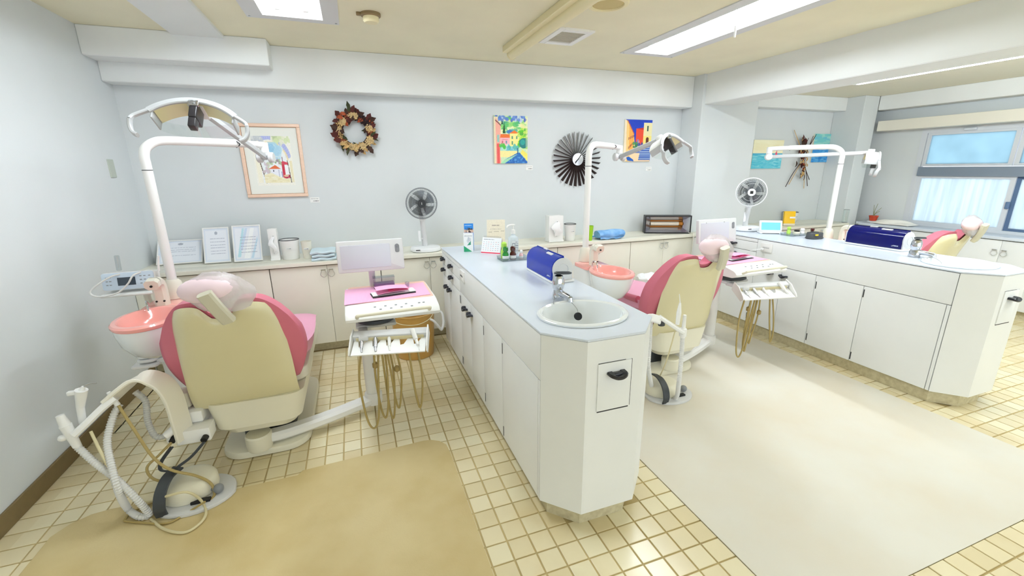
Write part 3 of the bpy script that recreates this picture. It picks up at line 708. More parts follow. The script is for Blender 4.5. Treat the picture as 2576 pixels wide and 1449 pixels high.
for nm, bb in (('frame_rail', (x0, x1, z0, z0+fw)), ('frame_rail', (x0, x1, z1-fw, z1)), ('frame_rail', (x0, x0+fw, z0+fw, z1-fw)), ('frame_rail', (x1-fw, x1, z0+fw, z1-fw))):
    part(nm, MB().box(bb[0], bb[1], WB-.024, WB-.001, bb[2], bb[3], .004), 'peach_frame', t)
part('mount', MB().box(x0+fw, x1-fw, WB-.012, WB-.002, z0+fw, z1-fw), 'mount_board', t, smooth=False)
lw = .0025; part('bead', MB().box(x0+fw, x1-fw, WB-.0175, WB-.012, z0+fw, z0+fw+lw).box(x0+fw, x1-fw, WB-.0175, WB-.012, z1-fw-lw, z1-fw).box(x0+fw, x0+fw+lw, WB-.0175, WB-.012, z0+fw, z1-fw).box(x1-fw-lw, x1-fw, WB-.0175, WB-.012, z0+fw, z1-fw), 'frame_line', t, smooth=False)
mx_, mz_ = (x1-x0)*.19, (z1-z0)*.165
printed('watercolour', cv, frame((x0+mx_, WB-.0126, z0+mz_), (1, 0, 0), (0, 0, 1)), x1-x0-2*mx_, z1-z0-2*mz_, t)
# price cards
for k, (px, py, lab) in enumerate(((792, 503, 'small white caption card beneath the framed watercolour'), (1331, 422, 'small white caption card beneath the green village canvas'), (1631, 425, 'small white caption card beneath the blue street canvas'))):
    p = ony(px, py, WB); t = thing('caption_card', lab, 'card', (p.x, WB, p.z-.02))
    part('card', MB().box(p.x-.037, p.x+.037, WB-.003, WB-.0005, p.z-.022, p.z+.022), 'white_plastic', t, smooth=False)
    cv = Canvas(40, 24, (240, 240, 238)); cv.text(.1, .9, .68, .08, (120, 120, 120)); cv.text(.35, .95, .25, .12, (40, 40, 40))
    printed('print', cv, frame((p.x-.036, WB-.0036, p.z-.021), (1, 0, 0), (0, 0, 1)), .072, .042, t)
# blank plate on the left wall
mat('plate_grey', (186, 194, 182), .5)
p = onx(280, 424, WL); single('blank_wall_plate', MB().at(frame((WL, p.y, p.z), (0, 1, 0), (0, 0, 1))).prism(rrect(.075, .12, .006, 3), 0, .007, .003, 0), 'plate_grey', 'plain grey blank cover plate on the left wall', 'wall plate')

# ================================================================== starburst clock
mat('walnut_blade', (52, 40, 38), .35); mat('spun_steel', (206, 206, 210), .22, metal=1)
c = ony(1449, 401, WB); t = thing('wall_clock', 'sunburst wall clock with dark blades around a steel hub', 'clock', (c.x, WB, c.z))
rad = (ony(1500, 401, WB)-c).length*1.12
bl = MB()
bl.at(Matrix.Rotation(0, 4, 'Y')).add([(-.006, -.030, .05), (.006, -.012, .05), (.0095, -.014, rad), (-.0085, -.040, rad+.004), (-.006, -.028, .05), (.006, -.010, .05), (.0095, -.011, rad), (-.0085, -.037, rad+.004)], [(0, 1, 2, 3), (7, 6, 5, 4), (0, 3, 7, 4), (1, 5, 6, 2), (0, 4, 5, 1), (3, 2, 6, 7)])
bme = bl.mesh('blade', 'walnut_blade', False)
NB = 30
for k in range(NB):
    o = bpy.data.objects.new('blade', bme); COL.objects.link(o); o.parent = t; o.rotation_euler = (0, 2*math.pi*k/NB+.05, 0)
part('hub', MB().at(frame((c.x, WB-.03, c.z), (1, 0, 0), (0, 0, 1))).lathe([(.062, -.028), (.063, .0), (.06, .012), (.02, .015), (.004, .0155)], (0, 0, 0), 36), 'spun_steel', t)
part('backing', MB().at(frame((c.x, WB-.001, c.z), (1, 0, 0), (0, 0, 1))).lathe([(.05, 0), (.05, .02)], (0, 0, 0), 24), 'dark_grey', t)
hd = MB().at(frame((c.x, WB-.047, c.z), (1, 0, 0), (0, 0, 1)))
hd.at(frame((c.x, WB-.047, c.z), (.62, 0, .78), (-.78, 0, .62))).box(-.05, .058, -.0025, .0025, 0, .002)
part('minute_hand', hd, 'black_rubber', t, smooth=False)
part('hour_hand', MB().at(frame((c.x, WB-.0495, c.z), (-.7, 0, -.7), (.7, 0, -.7))).box(-.012, .04, -.0035, .0035, 0, .002), 'black_rubber', t, smooth=False)

# ================================================================== dried wreath and bouquet
for nm, rgb in (('leaf_red', (84, 34, 28)), ('leaf_dark', (66, 42, 30)), ('leaf_tan', (206, 170, 112)), ('leaf_green', (66, 72, 44)), ('bloom_cream', (226, 200, 148)), ('berry', (44, 26, 30)), ('bloom_rust', (160, 74, 40)), ('straw', (214, 186, 136))): mat(nm, rgb, .8, noise=.25, nscale=30)
rs = random.Random(3)
c = ony(893, 333, WB); Rw = (ony(893+46, 333, WB)-c).length; t = thing('dried_wreath', 'round wreath of dried red leaves, cones and cream flowers', 'wreath', (c.x, WB, c.z))
Rr = Rw*.84
part('ring', MB().tube([(c.x+Rr*math.cos(a), WB-.028, c.z+Rr*math.sin(a)) for a in [2*math.pi*k/24 for k in range(24)]], .030, 8, 2, closed=True), 'leaf_dark', t)
def leaf_mesh(mname, L, W):
    m = MB(); pts = []
    n = 6
    for i in range(n+1):
        u = i/n; w = W*math.sin(math.pi*min(1, u*.92+.06))**.8*(1-.25*u)*(1+.18*math.sin(u*22))
        pts.append((u*L, w, .010*math.sin(u*3)))
    top = [(x, w, z+.004) for x, w, z in pts]; mid = [(x, 0, z-.002) for x, w, z in pts]; bot = [(x, -w, z+.004) for x, w, z in pts]
    W_ = n+1; vs = top+mid+bot; fs = []
    for r in range(2):
        for i in range(n): fs.append((r*W_+i, r*W_+i+1, (r+1)*W_+i+1, (r+1)*W_+i))
    m.add(vs, fs); return m.mesh('leaf', mname, True)
LM = [leaf_mesh('leaf_red', .085, .03), leaf_mesh('leaf_dark', .08, .026), leaf_mesh('leaf_tan', .07, .018), leaf_mesh('leaf_green', .085, .016), leaf_mesh('bloom_rust', .06, .022)]
def put(me, nm, loc, rot, s=1, par=None):
    o = bpy.data.objects.new(nm, me); COL.objects.link(o); o.parent = par; o.location = loc; o.rotation_euler = rot; o.scale = (s, s, s); return o
for k in range(64):
    a = 2*math.pi*k/64+rs.uniform(-.08, .08); r = Rr+rs.uniform(-.010, .022); top = math.sin(a) > .2
    me = LM[rs.choice([0, 0, 1, 1, 4] if top else [1, 2, 2, 0, 4, 3])]
    d = a+rs.uniform(-1.1, 1.1)+(0 if rs.random() < .65 else math.pi)
    put(me, 'leaf', (r*math.cos(a), -.036-rs.uniform(0, .03), r*math.sin(a)), (R_(90)+rs.uniform(-.5, .5), -d, rs.uniform(-.4, .4)), rs.uniform(.62, .95), t)
put(LM[3], 'leaf', (Rr*math.cos(1.75), -.045, Rr*math.sin(1.75)+.02), (R_(90), -1.75, 0), 1.15, t)
def bloom(mname, R0, n):
    m = MB(); r2 = random.Random(n)
    for k in range(n):
        a = 2.4*k; q = R0*math.sqrt((k+.5)/n); m.ball((q*math.cos(a), -.012*(1-q/R0), q*math.sin(a)), R0*r2.uniform(.2, .3), 6, 4)
    return m.mesh('flower', mname, True)
BM = [bloom('bloom_cream', .026, 13), bloom('berry', .032, 18), bloom('bloom_rust', .02, 11), bloom('straw', .03, 22), bloom('leaf_tan', .024, 12)]
for a, k in ((-.55, 3), (3.9, 0), (4.6, 0), (5.2, 3), (.3, 3), (1.75, 0), (2.5, 3), (-.75, 0), (-1.25, 0), (-1.6, 0), (-.4, 4), (1.0, 1), (.55, 1), (2.35, 3), (2.7, 4), (3.05, 0), (3.4, 4), (3.75, 2), (4.05, 4), (4.4, 3), (.1, 4), (-.05, 2), (1.5, 3), (2.0, 2)):
    put(BM[k], 'flower', (Rr*math.cos(a)+rs.uniform(-.008, .008), -.058, Rr*math.sin(a)), (0, 0, 0), rs.uniform(.85, 1.15), t)
# bouquet in the far bay
c = ony(2026, 398, WB); t = thing('dried_bouquet', 'bundle of dried flowers and stalks hanging upside on the far bay wall', 'bouquet', (c.x, WB, c.z))
def P3(x, y, dy=.04): dy = max(dy, .034); q = ony(x, y, WB-dy); return (q.x, WB-dy, q.z)
for (x, y, mt) in ((1998, 327, 'leaf_tan'), (2018, 352, 'leaf_dark'), (2026, 345, 'leaf_dark'), (2034, 347, 'leaf_dark'), (2046, 342, 'leaf_dark'), (2054, 338, 'leaf_dark'), (1976, 470, 'leaf_dark'), (1984, 464, 'leaf_tan'), (2031, 468, 'leaf_dark'), (2022, 474, 'straw'), (2036, 452, 'leaf_dark')):
    part('stalk', MB().tube([P3(2022, 400, .03), ((P3(2022, 400)[0]+P3(x, y)[0])/2+rs.uniform(-.02, .02), WB-.035, (P3(2022, 400)[2]+P3(x, y)[2])/2), P3(x, y, .02)], lambda q: .007-.004*q if y < 400 else .004, 5, 4), mt, t)
for k in range(46):
    v = rs.random(); x = 2022+rs.gauss(0, 6)-4*v; y = 352+88*v
    me = rs.choice([LM[1], LM[1], LM[0], LM[2], LM[4]]); p = Vector(P3(x, y, .03+rs.random()*.04))-Vector((c.x, WB, c.z))
    put(me, 'leaf', p, (R_(90)+rs.uniform(-.6, .6), R_(90)+rs.uniform(-.35, .35)+(math.pi if v < .4 else 0), rs.uniform(-.3, .3)), rs.uniform(.6, 1.0), t)
for k in range(9):
    p = Vector(P3(2026+rs.gauss(0, 6), 375+rs.random()*55, .07))-Vector((c.x, WB, c.z)); put(BM[rs.choice([0, 2, 2, 4])], 'flower', p, (0, 0, 0), rs.uniform(.5, .8), t)
# ================================================================== dental units (bay 1 built in place, others copied)
mat('pink_light', (240, 216, 224), .5); mat('bracket_grey', (206, 202, 182), .4); mat('lamp_grey', (192, 194, 196), .35); mat('reflector_gold', (242, 240, 190), .25, metal=0, coat=.4); mat('lamp_dark', (44, 42, 46), .3, coat=.3); mat('peach_mat', (248, 200, 184), .5)
mat('screen_grey', (206, 208, 218), .35); mat('lcd', (62, 72, 84), .2); mat('device_blue', (206, 220, 236), .35); mat('tan_weight', (158, 136, 84), .5); mat('bag_plastic', (222, 216, 216), .3, alpha=.5, spec=.6, bump=1.0, bscale=34)
def wavy(r0, k, amp=.13):
    return lambda t: r0*(1+amp*math.sin(t*k))
def corrugated(mb, pts, r0, pitch=.0105):
    P = catmull(pts, 10); L = sum((b-a).length for a, b in zip(P, P[1:])); n = int(L/pitch*4)
    # resample evenly
    acc = [0]
    for a, b in zip(P, P[1:]): acc.append(acc[-1]+(b-a).length)
    Q = []; j = 0
    for i in range(n+1):
        s = L*i/n
        while j < len(P)-2 and acc[j+1] < s: j += 1
        u = (s-acc[j])/max(1e-9, acc[j+1]-acc[j]); Q.append(P[j].lerp(P[j+1], min(1, u)))
    return mb.tube(Q, wavy(r0, 2*math.pi*L/pitch), 8, 0)
XC = -.60
def lerp_tab(tab, x):
    """smooth curve through the (x, value) pairs"""
    n = len(tab)
    if x <= tab[0][0]: return tab[0][1]
    if x >= tab[-1][0]: return tab[-1][1]
    def sl(i):
        if i == 0: return (tab[1][1]-tab[0][1])/(tab[1][0]-tab[0][0])
        if i == n-1: return (tab[-1][1]-tab[-2][1])/(tab[-1][0]-tab[-2][0])
        return (tab[i+1][1]-tab[i-1][1])/(tab[i+1][0]-tab[i-1][0])
    for i in range(n-1):
        a, p = tab[i]; b, q = tab[i+1]
        if x <= b:
            h = b-a; u = (x-a)/h
            return (2*u**3-3*u*u+1)*p+(u**3-2*u*u+u)*h*sl(i)+(3*u*u-2*u**3)*q+(u**3-u*u)*h*sl(i+1)
def make_chair(label):
    t = thing('dental_chair', label, 'dental chair', (XC, 2.7, 0))
    part('base_plate', MB().prism(rrect(.43, .86, .12, 6, -.575, 2.75), .0046, .04, .012, 0), 'cream_plastic', t)
    part('pedestal', MB().prism(rrect(.26, .5, .05, 5, -.575, 2.72), .04, .2, 0), 'dark_grey', t)
    R = []
    for z, w_, d_, cy in ((.165, .30, .70, 2.67), (.172, .33, .73, 2.67), (.205, .37, .76, 2.67), (.212, .395, .79, 2.67), (.33, .44, .82, 2.68), (.36, .445, .83, 2.68)):
        R.append([(x, y, z) for x, y in rrect(w_, d_, .07, 5, XC+.03, cy)])
    part('lift_housing', MB().rings(R), 'cream_plastic', t)
    part('seat_frame', MB().prism(rrect(.50, .86, .08, 5, XC+.02, 2.82), .362, .43, .012), 'cream_plastic', t)
    # seat: lofted along Y
    R = []
    for y, zt, th, hw, bol in ((2.40, .49, .06, .20, .05), (2.43, .51, .075, .255, .07), (2.55, .50, .075, .28, .075), (2.72, .49, .075, .275, .05), (2.9, .49, .07, .265, .02), (3.08, .505, .07, .255, .0), (3.2, .50, .07, .245, -.01), (3.36, .455, .065, .235, -.01), (3.50, .41, .06, .215, -.01), (3.54, .395, .045, .17, -.01)):
        ring = []
        for k in range(20):
            u = k/19*2-1
            x = XC+.02+hw*u; e = max(0, 1-abs(u)**6)
            ring.append((x, y, zt-th*.25+th*.25*e+bol*abs(u)**2.5))
        for k in range(20):
            u = 1-k/19*2; ring.append((XC+.02+hw*u*.96, y, zt-th*.55-th*.45*max(0, 1-abs(u)**4)+bol*.4*abs(u)**2))
        R.append(ring)
    part('seat', MB().rings(R), 'pink_seat', t)
    part('armrest', MB().tube([(XC-.235, 2.46, .56), (XC-.245, 2.6, .555), (XC-.235, 2.78, .575), (XC-.20, 2.95, .60)], lambda q: .026-.006*q, 10, 6), 'pink_vinyl', t)
    # back shell: u across, v up
    ztop = [(-1, .78), (-.93, .862), (-.78, .898), (-.55, .91), (-.36, .902), (-.25, .872), (-.15, .846), (.15, .846), (.25, .872), (.36, .902), (.55, .91), (.78, .898), (.93, .862), (1, .78)]
    hw = [(.32, .236), (.45, .234), (.58, .230), (.7, .222), (.80, .213), (.9, .203)]
    def cen(z): return lerp_tab([(.30, 2.315), (.42, 2.245), (.56, 2.20), (.72, 2.145), (.9, 2.075), (.97, 2.05)], z)
    def shell(u, v):
        uu = u*2-1; zt = lerp_tab(ztop, uu); z0 = .335; z = z0+(zt-z0)*v
        h = lerp_tab(hw, z); x = XC+h*uu
        y = cen(z)+(.02+.06*v)*abs(uu)**4+.025*max(0, (v-.92)/.08)**2
        return Vector((x, y, z))
    def sh(u, v):
        e = 1e-3; a = shell(min(1, u+e), v)-shell(max(0, u-e), v); b = shell(u, min(1, v+e))-shell(u, max(0, v-e))
        return shell(u, v), a.cross(b).normalized()
    part('back_shell', MB().slab(lambda u, v: sh(u, v), 48, 26, .012), 'cream_shell', t, angle=60)
    # upholstery in front of it, with side wings
    pw = [(.40, .225), (.47, .262), (.56, .292), (.64, .298), (.72, .288), (.80, .262), (.88, .228), (.95, .20)]
    zt2 = [(-1, .72), (-.93, .835), (-.78, .905), (-.55, .926), (-.36, .924), (-.25, .896), (-.15, .868), (.15, .868), (.25, .896), (.36, .924), (.55, .926), (.78, .905), (.93, .835), (1, .72)]
    def pad(u, v):
        uu = u*2-1; zt = lerp_tab(zt2, uu); z0 = .40+.03*abs(uu)**2; z = z0+(zt-z0)*v
        h = lerp_tab(pw, z); x = XC+h*uu
        return Vector((x, cen(z)+.035+.06*abs(uu)**2.5, z))
    part('backrest', MB().slab(lambda u, v: (pad(u, v), Vector((0, -1, 0))), 44, 26, .075), 'pink_vinyl', t, angle=70)
    # headrest
    part('headrest_bracket', MB().strip([(XC+.05, 2.04, .852), (XC+.025, 2.0, .925), (XC+.0, 1.975, .995)], .056, .034, (0, 1, .3), 2), 'bracket_grey', t)
    hr = part('headrest', MB().at(TR(XC-.005, 2.055, .99, -24)).ball((0, 0, 0), (.112, .046, .058), 24, 12), 'pink_light', t)
    rs = random.Random(5); m = MB().at(TR(XC+.022, 2.065, .975, -12, 14)); n, mm = 22, 12; RR = []
    for j in range(mm+1):
        a = math.pi*(j/mm*.96+.02); ring = []
        for k in range(n):
            q = 2*math.pi*k/n; w_ = 1+rs.uniform(-.05, .05); ring.append((.128*w_*math.sin(a)*math.cos(q)*(1+.12*math.cos(q)), .05*w_*math.sin(a)*math.sin(q), -.085*math.cos(a)*w_))
        RR.append(ring)
    part('plastic_cover', m.rings(RR), 'bag_plastic', hr, 'crumpled clear plastic bag')
    return t
ch1 = make_chair('pink dental chair with cream back shell nearest the left wall')
ch2 = copy_tree(ch1, D, 0, 'pink dental chair between the two white sink islands')
ch3 = copy_tree(ch1, 2*D, 0, 'pink dental chair by the window, mostly hidden behind the far island')

# ------------------------------------------------------------------ cuspidor
def make_cuspidor(label):
    bx, by = -1.02, 2.53
    t = thing('cuspidor', label, 'cuspidor', (bx, 2.75, 0))
    part('foot', MB().prism(rrect(.22, .36, .05, 5, bx, 2.80), 0, .05, .012, 0), 'white_plastic', t)
    R = []
    for z, w_, d_, cy in ((.05, .16, .26, 2.82), (.35, .15, .25, 2.83), (.52, .16, .25, 2.83), (.62, .18, .25, 2.835), (.70, .19, .25, 2.835), (.742, .19, .25, 2.835)):
        R.append([(x, y, z) for x, y in rrect(w_, d_, .055, 5, bx, cy)])
    part('column', MB().rings(R), 'white_plastic', t)
    n = 36
    def ring(rx, ry, z, oy=0): return [(bx+rx*math.cos(2*math.pi*k/n), by+oy+ry*math.sin(2*math.pi*k/n), z) for k in range(n)]
    part('bowl', MB().rings([ring(.035, .05, .555, .05), ring(.062, .085, .565, .04), ring(.095, .13, .60, .02), ring(.122, .165, .66, .005), ring(.133, .182, .72), ring(.135, .185, .748), ring(.12, .17, .748), ring(.115, .16, .735)], cap=False), 'ceramic', t)
    # pink rim and basin, deck behind
    part('rim', MB().rings([ring(.137, .187, .749), ring(.142, .192, .757), ring(.142, .192, .766), ring(.134, .184, .774), ring(.118, .165, .775), ring(.110, .156, .768), ring(.098, .142, .735), ring(.07, .10, .70), ring(.02, .03, .688), ring(.012, .016, .684)], cap=False), 'pink_bowl', t)
    part('deck', MB().prism(rrect(.20, .21, .03, 4, bx, 2.80), .743, .768, .006, 0), 'pink_bowl', t)
    tw = part('tower', MB().strip([(bx-.012, 2.755, .768), (bx-.012, 2.757, .82), (bx-.012, 2.755, .87), (bx-.012, 2.738, .898), (bx-.012, 2.70, .905), (bx-.012, 2.668, .897)], .062, .052, (0, 1, .0), 5), 'off_white', t)
    part('sensor', MB().cyl((bx-.028, 2.733, .795), (bx-.028, 2.727, .795), .005, n=10).cyl((bx+.006, 2.733, .795), (bx+.006, 2.727, .795), .005, n=10).cyl((bx-.012, 2.667, .893), (bx-.012, 2.661, .893), .006, n=10), 'black_rubber', tw, kind='stuff')
    part('rinse_pipe', MB().tube([(bx-.055, 2.70, .768), (bx-.055, 2.698, .80), (bx-.052, 2.675, .815), (bx-.045, 2.655, .80), (bx-.04, 2.645, .77)], .004, 8, 5), 'chrome', t)
    part('drip_tray', MB().prism(rrect(.12, .13, .02, 4, -1.145, 2.72), .452, .466, .003).prism(rrect(.09, .11, .03, 4, -1.14, 2.73), .475, .49, .003).prism(rrect(.085, .10, .03, 4, -1.14, 2.735), .495, .51, .003).box(-1.10, -1.05, 2.70, 2.76, .46, .48), 'white_plastic', t, kind='stuff')
    return t
cu1 = make_cuspidor('white cuspidor with pink bowl against the left wall')
cu2 = copy_tree(cu1, D, 0, 'white cuspidor with pink bowl beside the second dental chair')
cu3 = copy_tree(cu1, 2*D, 0, 'white cuspidor beside the third dental chair, behind the far island')

# ------------------------------------------------------------------ operating lights
def make_light(dx, label, elbow, mount, face, wide, roll=0):
    """pole by the cuspidor, boom to the elbow, spring arm to the lamp head; face = direction the lamp looks, wide = its long axis"""
    px, py = -1.02+dx, 2.905
    t = thing('operating_light', label, 'dental lamp', (px, py, .768))
    E = Vector(elbow); Mt = Vector(mount); top = 1.628
    part('socket', MB().lathe([(.05, .7685), (.048, .80), (.04, .86), (.028, .875)], (px, py, 0), 20), 'off_white', t)
    d = Vector((E.x-px, E.y-py, 0)); L = d.length; d.normalize()
    P = [(px, py, .80), (px, py, 1.40), (px, py, 1.50), (px, py, 1.545)]+[(px+d.x*.11*(1-math.cos(a)), py+d.y*.11*(1-math.cos(a)), 1.545+.083*math.sin(a)) for a in (R_(30), R_(60), R_(90))]+[(px+d.x*.25, py+d.y*.25, 1.629), (E.x-d.x*.16, E.y-d.y*.16, 1.628)]
    pl = part('pole', MB().tube(P, .0235, 14, 5), 'white_plastic', t)
    part('joint_ring', MB().cyl((px, py, 1.472), (px, py, 1.476), .0242, n=16), 'dark_grey', pl)
    bm_ = part('boom', MB().tube([(E.x-d.x*.17, E.y-d.y*.17, 1.628), (E.x-d.x*.05, E.y-d.y*.05, 1.625), (E.x, E.y, 1.622)], .021, 14, 4).cyl((E.x, E.y, 1.64), (E.x, E.y, 1.575), .026, n=14, bev=.004), 'white_plastic', t)
    a0 = E-d*.17; part('slip_clip', MB().tube([a0+Vector((0, 0, .02+1.628-a0.z)), a0+Vector((d.y*.026, -d.x*.026, 1.634-a0.z)), a0+d*.012+Vector((d.y*.026, -d.x*.026, 1.622-a0.z)), a0+Vector((0, 0, 1.604-a0.z))], .0035, 6, 4), 'dark_grey', bm_)
    arm = (Mt-E); side = arm.cross(Vector((0, 0, 1))).normalized()
    J = Vector((E.x, E.y, 1.548))
    part('knuckle', MB().cyl(J-side*.05, J-side*.018, .033, n=18, bev=.006).cyl(J+side*.018, J+side*.05, .033, n=18, bev=.006).box(J.x-.02, J.x+.02, J.y-.02, J.y+.02, 1.555, 1.58, .004), 'grey_white', t)
    part('spring_arm', MB().strip([J, J.lerp(Mt, .5), Mt], .024, .034, (0, 0, 1), 2), 'lamp_grey', t)
    # lamp head: local x along 'wide', z looks along 'face'
    fz = Vector(face).normalized(); H = frame(Mt, wide, z=fz)
    hd = part('yoke', MB().at(H).cyl((0, -.012, -.03), (0, -.012, .005), .026, n=14, bev=.004).box(-.03, .03, -.07, .03, -.006, .012, .006), 'white_plastic', t)
    Rr, A = .235, 41
    def arc(a, r=Rr, y=0): return (r*math.sin(R_(a)), y, .004+Rr-r*math.cos(R_(a)))
    # frame arch on the rim nearest the viewer, with hooked handles
    bow = [arc(a, Rr+.004, .050) for a in range(-A-4, A+5, 6)]
    part('lamp_frame', MB().at(H).strip(bow, .016, .026, (0, 0, 1), 3), 'lamp_grey', t)
    rf = MB().at(H)
    rf.slab(lambda u, v: (Vector(arc(-A+2*A*u, Rr, -.045+.09*v)), -(Vector(arc(-A+2*A*u, 1, 0))-Vector(arc(-A+2*A*u, 0, 0))).normalized()), 24, 2, -.004)
    part('reflector', rf, 'reflector_gold', t)
    part('lamp_shell', MB().at(H).slab(lambda u, v: (Vector(arc(-A+2*A*u, Rr+.0085, -.05+.10*v)), -(Vector(arc(-A+2*A*u, 1, 0))-Vector(arc(-A+2*A*u, 0, 0))).normalized()), 24, 2, -.004), 'white_plastic', t)
    for s in (-1, 1):
        e = Vector(arc(s*(A+4), Rr+.004, .050)); h = MB().at(H)
        h.strip([e, e+Vector((s*.045, .005, .035)), e+Vector((s*.055, .012, .06))], .014, .02, (0, 1, 0), 3)
        h.strip([e+Vector((s*.055, .012, .058)), e+Vector((s*.056, .0, .085)), e+Vector((s*.045, -.004, .115)), e+Vector((s*.026, -.004, .128))], .014, .026, (0, 1, 0), 4)
        part('handle', h, 'lamp_grey', t)
        part('end_cheek', MB().at(H).box(s*.158-.004, s*.158+.004, -.05, .045, .055, .10, .003), 'lamp_grey', t)
    part('bulb_shield', MB().at(H).box(-.017, .017, -.03, .054, .01, .088, .006).at(H).box(-.015, .015, .012, .052, .088, .135, .003), 'lamp_dark', t)
    part('shield_screw', MB().at(H).box(-.022, .022, .045, .058, .0, .03, .003).cyl((0, .058, .018), (0, .062, .018), .006, n=10), 'chrome', t)
    sg = MB().at(H); sg.slab(lambda u, v: (Vector((-.155+.31*u, -.045+.09*v, .105+.03*(1-(2*u-1)**2))), Vector((0, 0, 1))), 16, 2, .002)
    part('splash_guard', sg, 'glass_clear', t)
    return t
make_light(0, 'operating lamp with yellow reflector over the first chair', (-.51, 3.29, 1.60), (-.645, 2.55, 1.752), (-.05, -.52, -.85), (.985, -.05, -.06))
make_light(D, 'operating lamp over the second chair, in front of the street canvas', (-.51+D, 3.29, 1.60), (-.565+D, 2.68, 1.655), (.30, -.42, -.86), (.82, .42, .10))
make_light(2*D, 'operating lamp in the window bay with its boom before the seascapes', (-1.02-.42+2*D, 2.905+.42, 1.60), (-.86+2*D, 2.75, 1.57), (.30, .30, -.90), (.80, .58, .02))

# ------------------------------------------------------------------ instrument tables
def make_table(label):
    pv = (-.60, 2.345); ps = (-.006, 2.60)
    t = thing('instrument_table', label, 'instrument table', (ps[0], ps[1], 0))
    part('pivot', MB().lathe([(.058, .0405), (.062, .05), (.064, .12), (.058, .128)], (pv[0], pv[1], 0), 24), 'cream_plastic', t)
    part('floor_arm', MB().strip([(pv[0]+.04, pv[1]+.02, .085), (pv[0]+.14, pv[1]+.05, .078), (-.25, 2.485, .072), (ps[0], ps[1], .075)], .078, .055, (0, 0, 1), 4), 'white_plastic', t)
    part('post', MB().cyl((ps[0], ps[1], .05), (ps[0]-.01, ps[1]-.02, .60), .04, .036, n=20), 'white_plastic', t)
    part('collar', MB().lathe([(.05, .048), (.053, .06), (.053, .115), (.046, .125)], (ps[0], ps[1], 0), 22), 'white_plastic', t)
    # tray body: profile in YZ extruded along X
    prof = [(2.83, .742), (2.45, .748), (2.42, .745), (2.345, .728), (2.325, .718), (2.312, .70), (2.318, .684), (2.36, .668), (2.83, .655)]
    x0, x1 = -.105, .395; R = []
    for x, k in ((x0, .02), (x0+.006, .006), (x0+.02, 0), (x1-.02, 0), (x1-.006, .006), (x1, .02)):
        cy, cz = 2.56, .70; R.append([(x, cy+(y-cy)*(1-k*.8), cz+(z-cz)*(1-k*6)) for y, z in prof])
    part('tray_body', MB().rings(R), 'white_plastic', t)
    part('tray_mat', MB().prism(rrect(.475, .375, .02, 4, .148, 2.635), .744, .7505, .002, 0), 'peach_mat', t)
    hd = MB().tube([(-.045, 2.33, .702), (-.045, 2.292, .722), (-.025, 2.278, .732), (.15, 2.268, .738), (.315, 2.278, .736), (.335, 2.292, .728), (.335, 2.33, .706)], .0095, 10, 5)
    part('handle', hd, 'cream_plastic', t)
    kp = MB(); rs = random.Random(2)
    for i, (x, q) in enumerate([(.05+.028*k, .35+.3*(k % 2)) for k in range(8)]+[(.29, .4), (.315, .4)]):
        y = 2.42-.1*q; z = .7455-.0228*q; kp.at(TR(x, y, z, 13)).box(-.006, .006, -.004, .004, 0, .0015)
    part('keypad', kp, 'mid_grey', t, smooth=False, kind='stuff')
    part('swivel', MB().lathe([(.10, .6475), (.105, .632), (.09, .622), (.05, .615), (.045, .60)], (.05, 2.50, 0), 28), 'dark_grey', t)
    part('tray_bracket', MB().box(-.06, .16, 2.44, 2.63, .598, .618, .006).box(-.05, .0, 2.28, 2.46, .585, .612, .006), 'grey_white', t)
    # viewer on its own short stalk
    part('viewer_stalk', MB().strip([(.06, 2.805, .745), (.06, 2.795, .80), (.06, 2.735, .90)], .038, .02, (0, 1, 0), 3), 'grey_white', t)
    V = frame((-.128, 2.692, .872), (1, 0, .0), (0, .12, 1))
    vw = part('x_ray_viewer', MB().at(V).prism(rrect(.384, .188, .008, 4, .192, .094), -.035, 0, .006), 'grey_white', t)
    part('viewing_panel', MB().at(V).prism(rrect(.285, .14, .004, 3, .163, .092), .0002, .0022, .001, 0), 'screen_grey', vw)
    part('clip', MB().at(V).box(.07, .078, .158, .164, 0, .004).box(.25, .258, .158, .164, 0, .004), 'steel', vw, smooth=False, kind='stuff')
    part('switch', MB().at(V).prism(rrect(.026, .05, .01, 4, .348, .13), .0, .0025, .001, 0).cyl((.348, .148, .0025), (.348, .148, .006), .009, n=14), 'mid_grey', vw)
    # handpiece holder
    O = Vector((-.096, 2.225, .536)); ex = (Vector((.272, 2.125, .546))-O); Lx = ex.length; H = frame(O, ex, (.028, .105, .05))
    pts = [(0, 0)]+[(Lx, 0), (Lx, .105)]
    for k in (4, 3, 2, 1, 0):
        c = .04+k*.072; pts += [(c+.030, .105), (c+.010, .06), (c-.008, .055), (c-.018, .105)]
    pts += [(0, .105)]
    part('holder_plate', MB().at(H).prism(pts, -.004, .004), 'white_plastic', t, smooth=False)
    part('holder_bar', MB().at(H).box(-.006, Lx+.006, .104, .150, -.012, .034, .006), 'grey_white', t)
    part('holder_strip', MB().at(H).box(.012, Lx-.012, .099, .104, .0, .022), 'hose_cream', t, smooth=False)
    for s, x in ((-1, -.006), (1, Lx+.006)):
        part('end_plate', MB().at(H).add([(x, .16, -.03), (x, .02, -.03), (x, .0, .004), (x, .02, .02), (x, .10, .045), (x, .16, .04), (x+s*.006, .16, -.03), (x+s*.006, .02, -.03), (x+s*.006, .0, .004), (x+s*.006, .02, .02), (x+s*.006, .10, .045), (x+s*.006, .16, .04)], [(0, 1, 2, 3, 4, 5), (11, 10, 9, 8, 7, 6)]+[(i, (i+1) % 6, (i+1) % 6+6, i+6) for i in range(6)]), 'white_plastic', t, smooth=False)
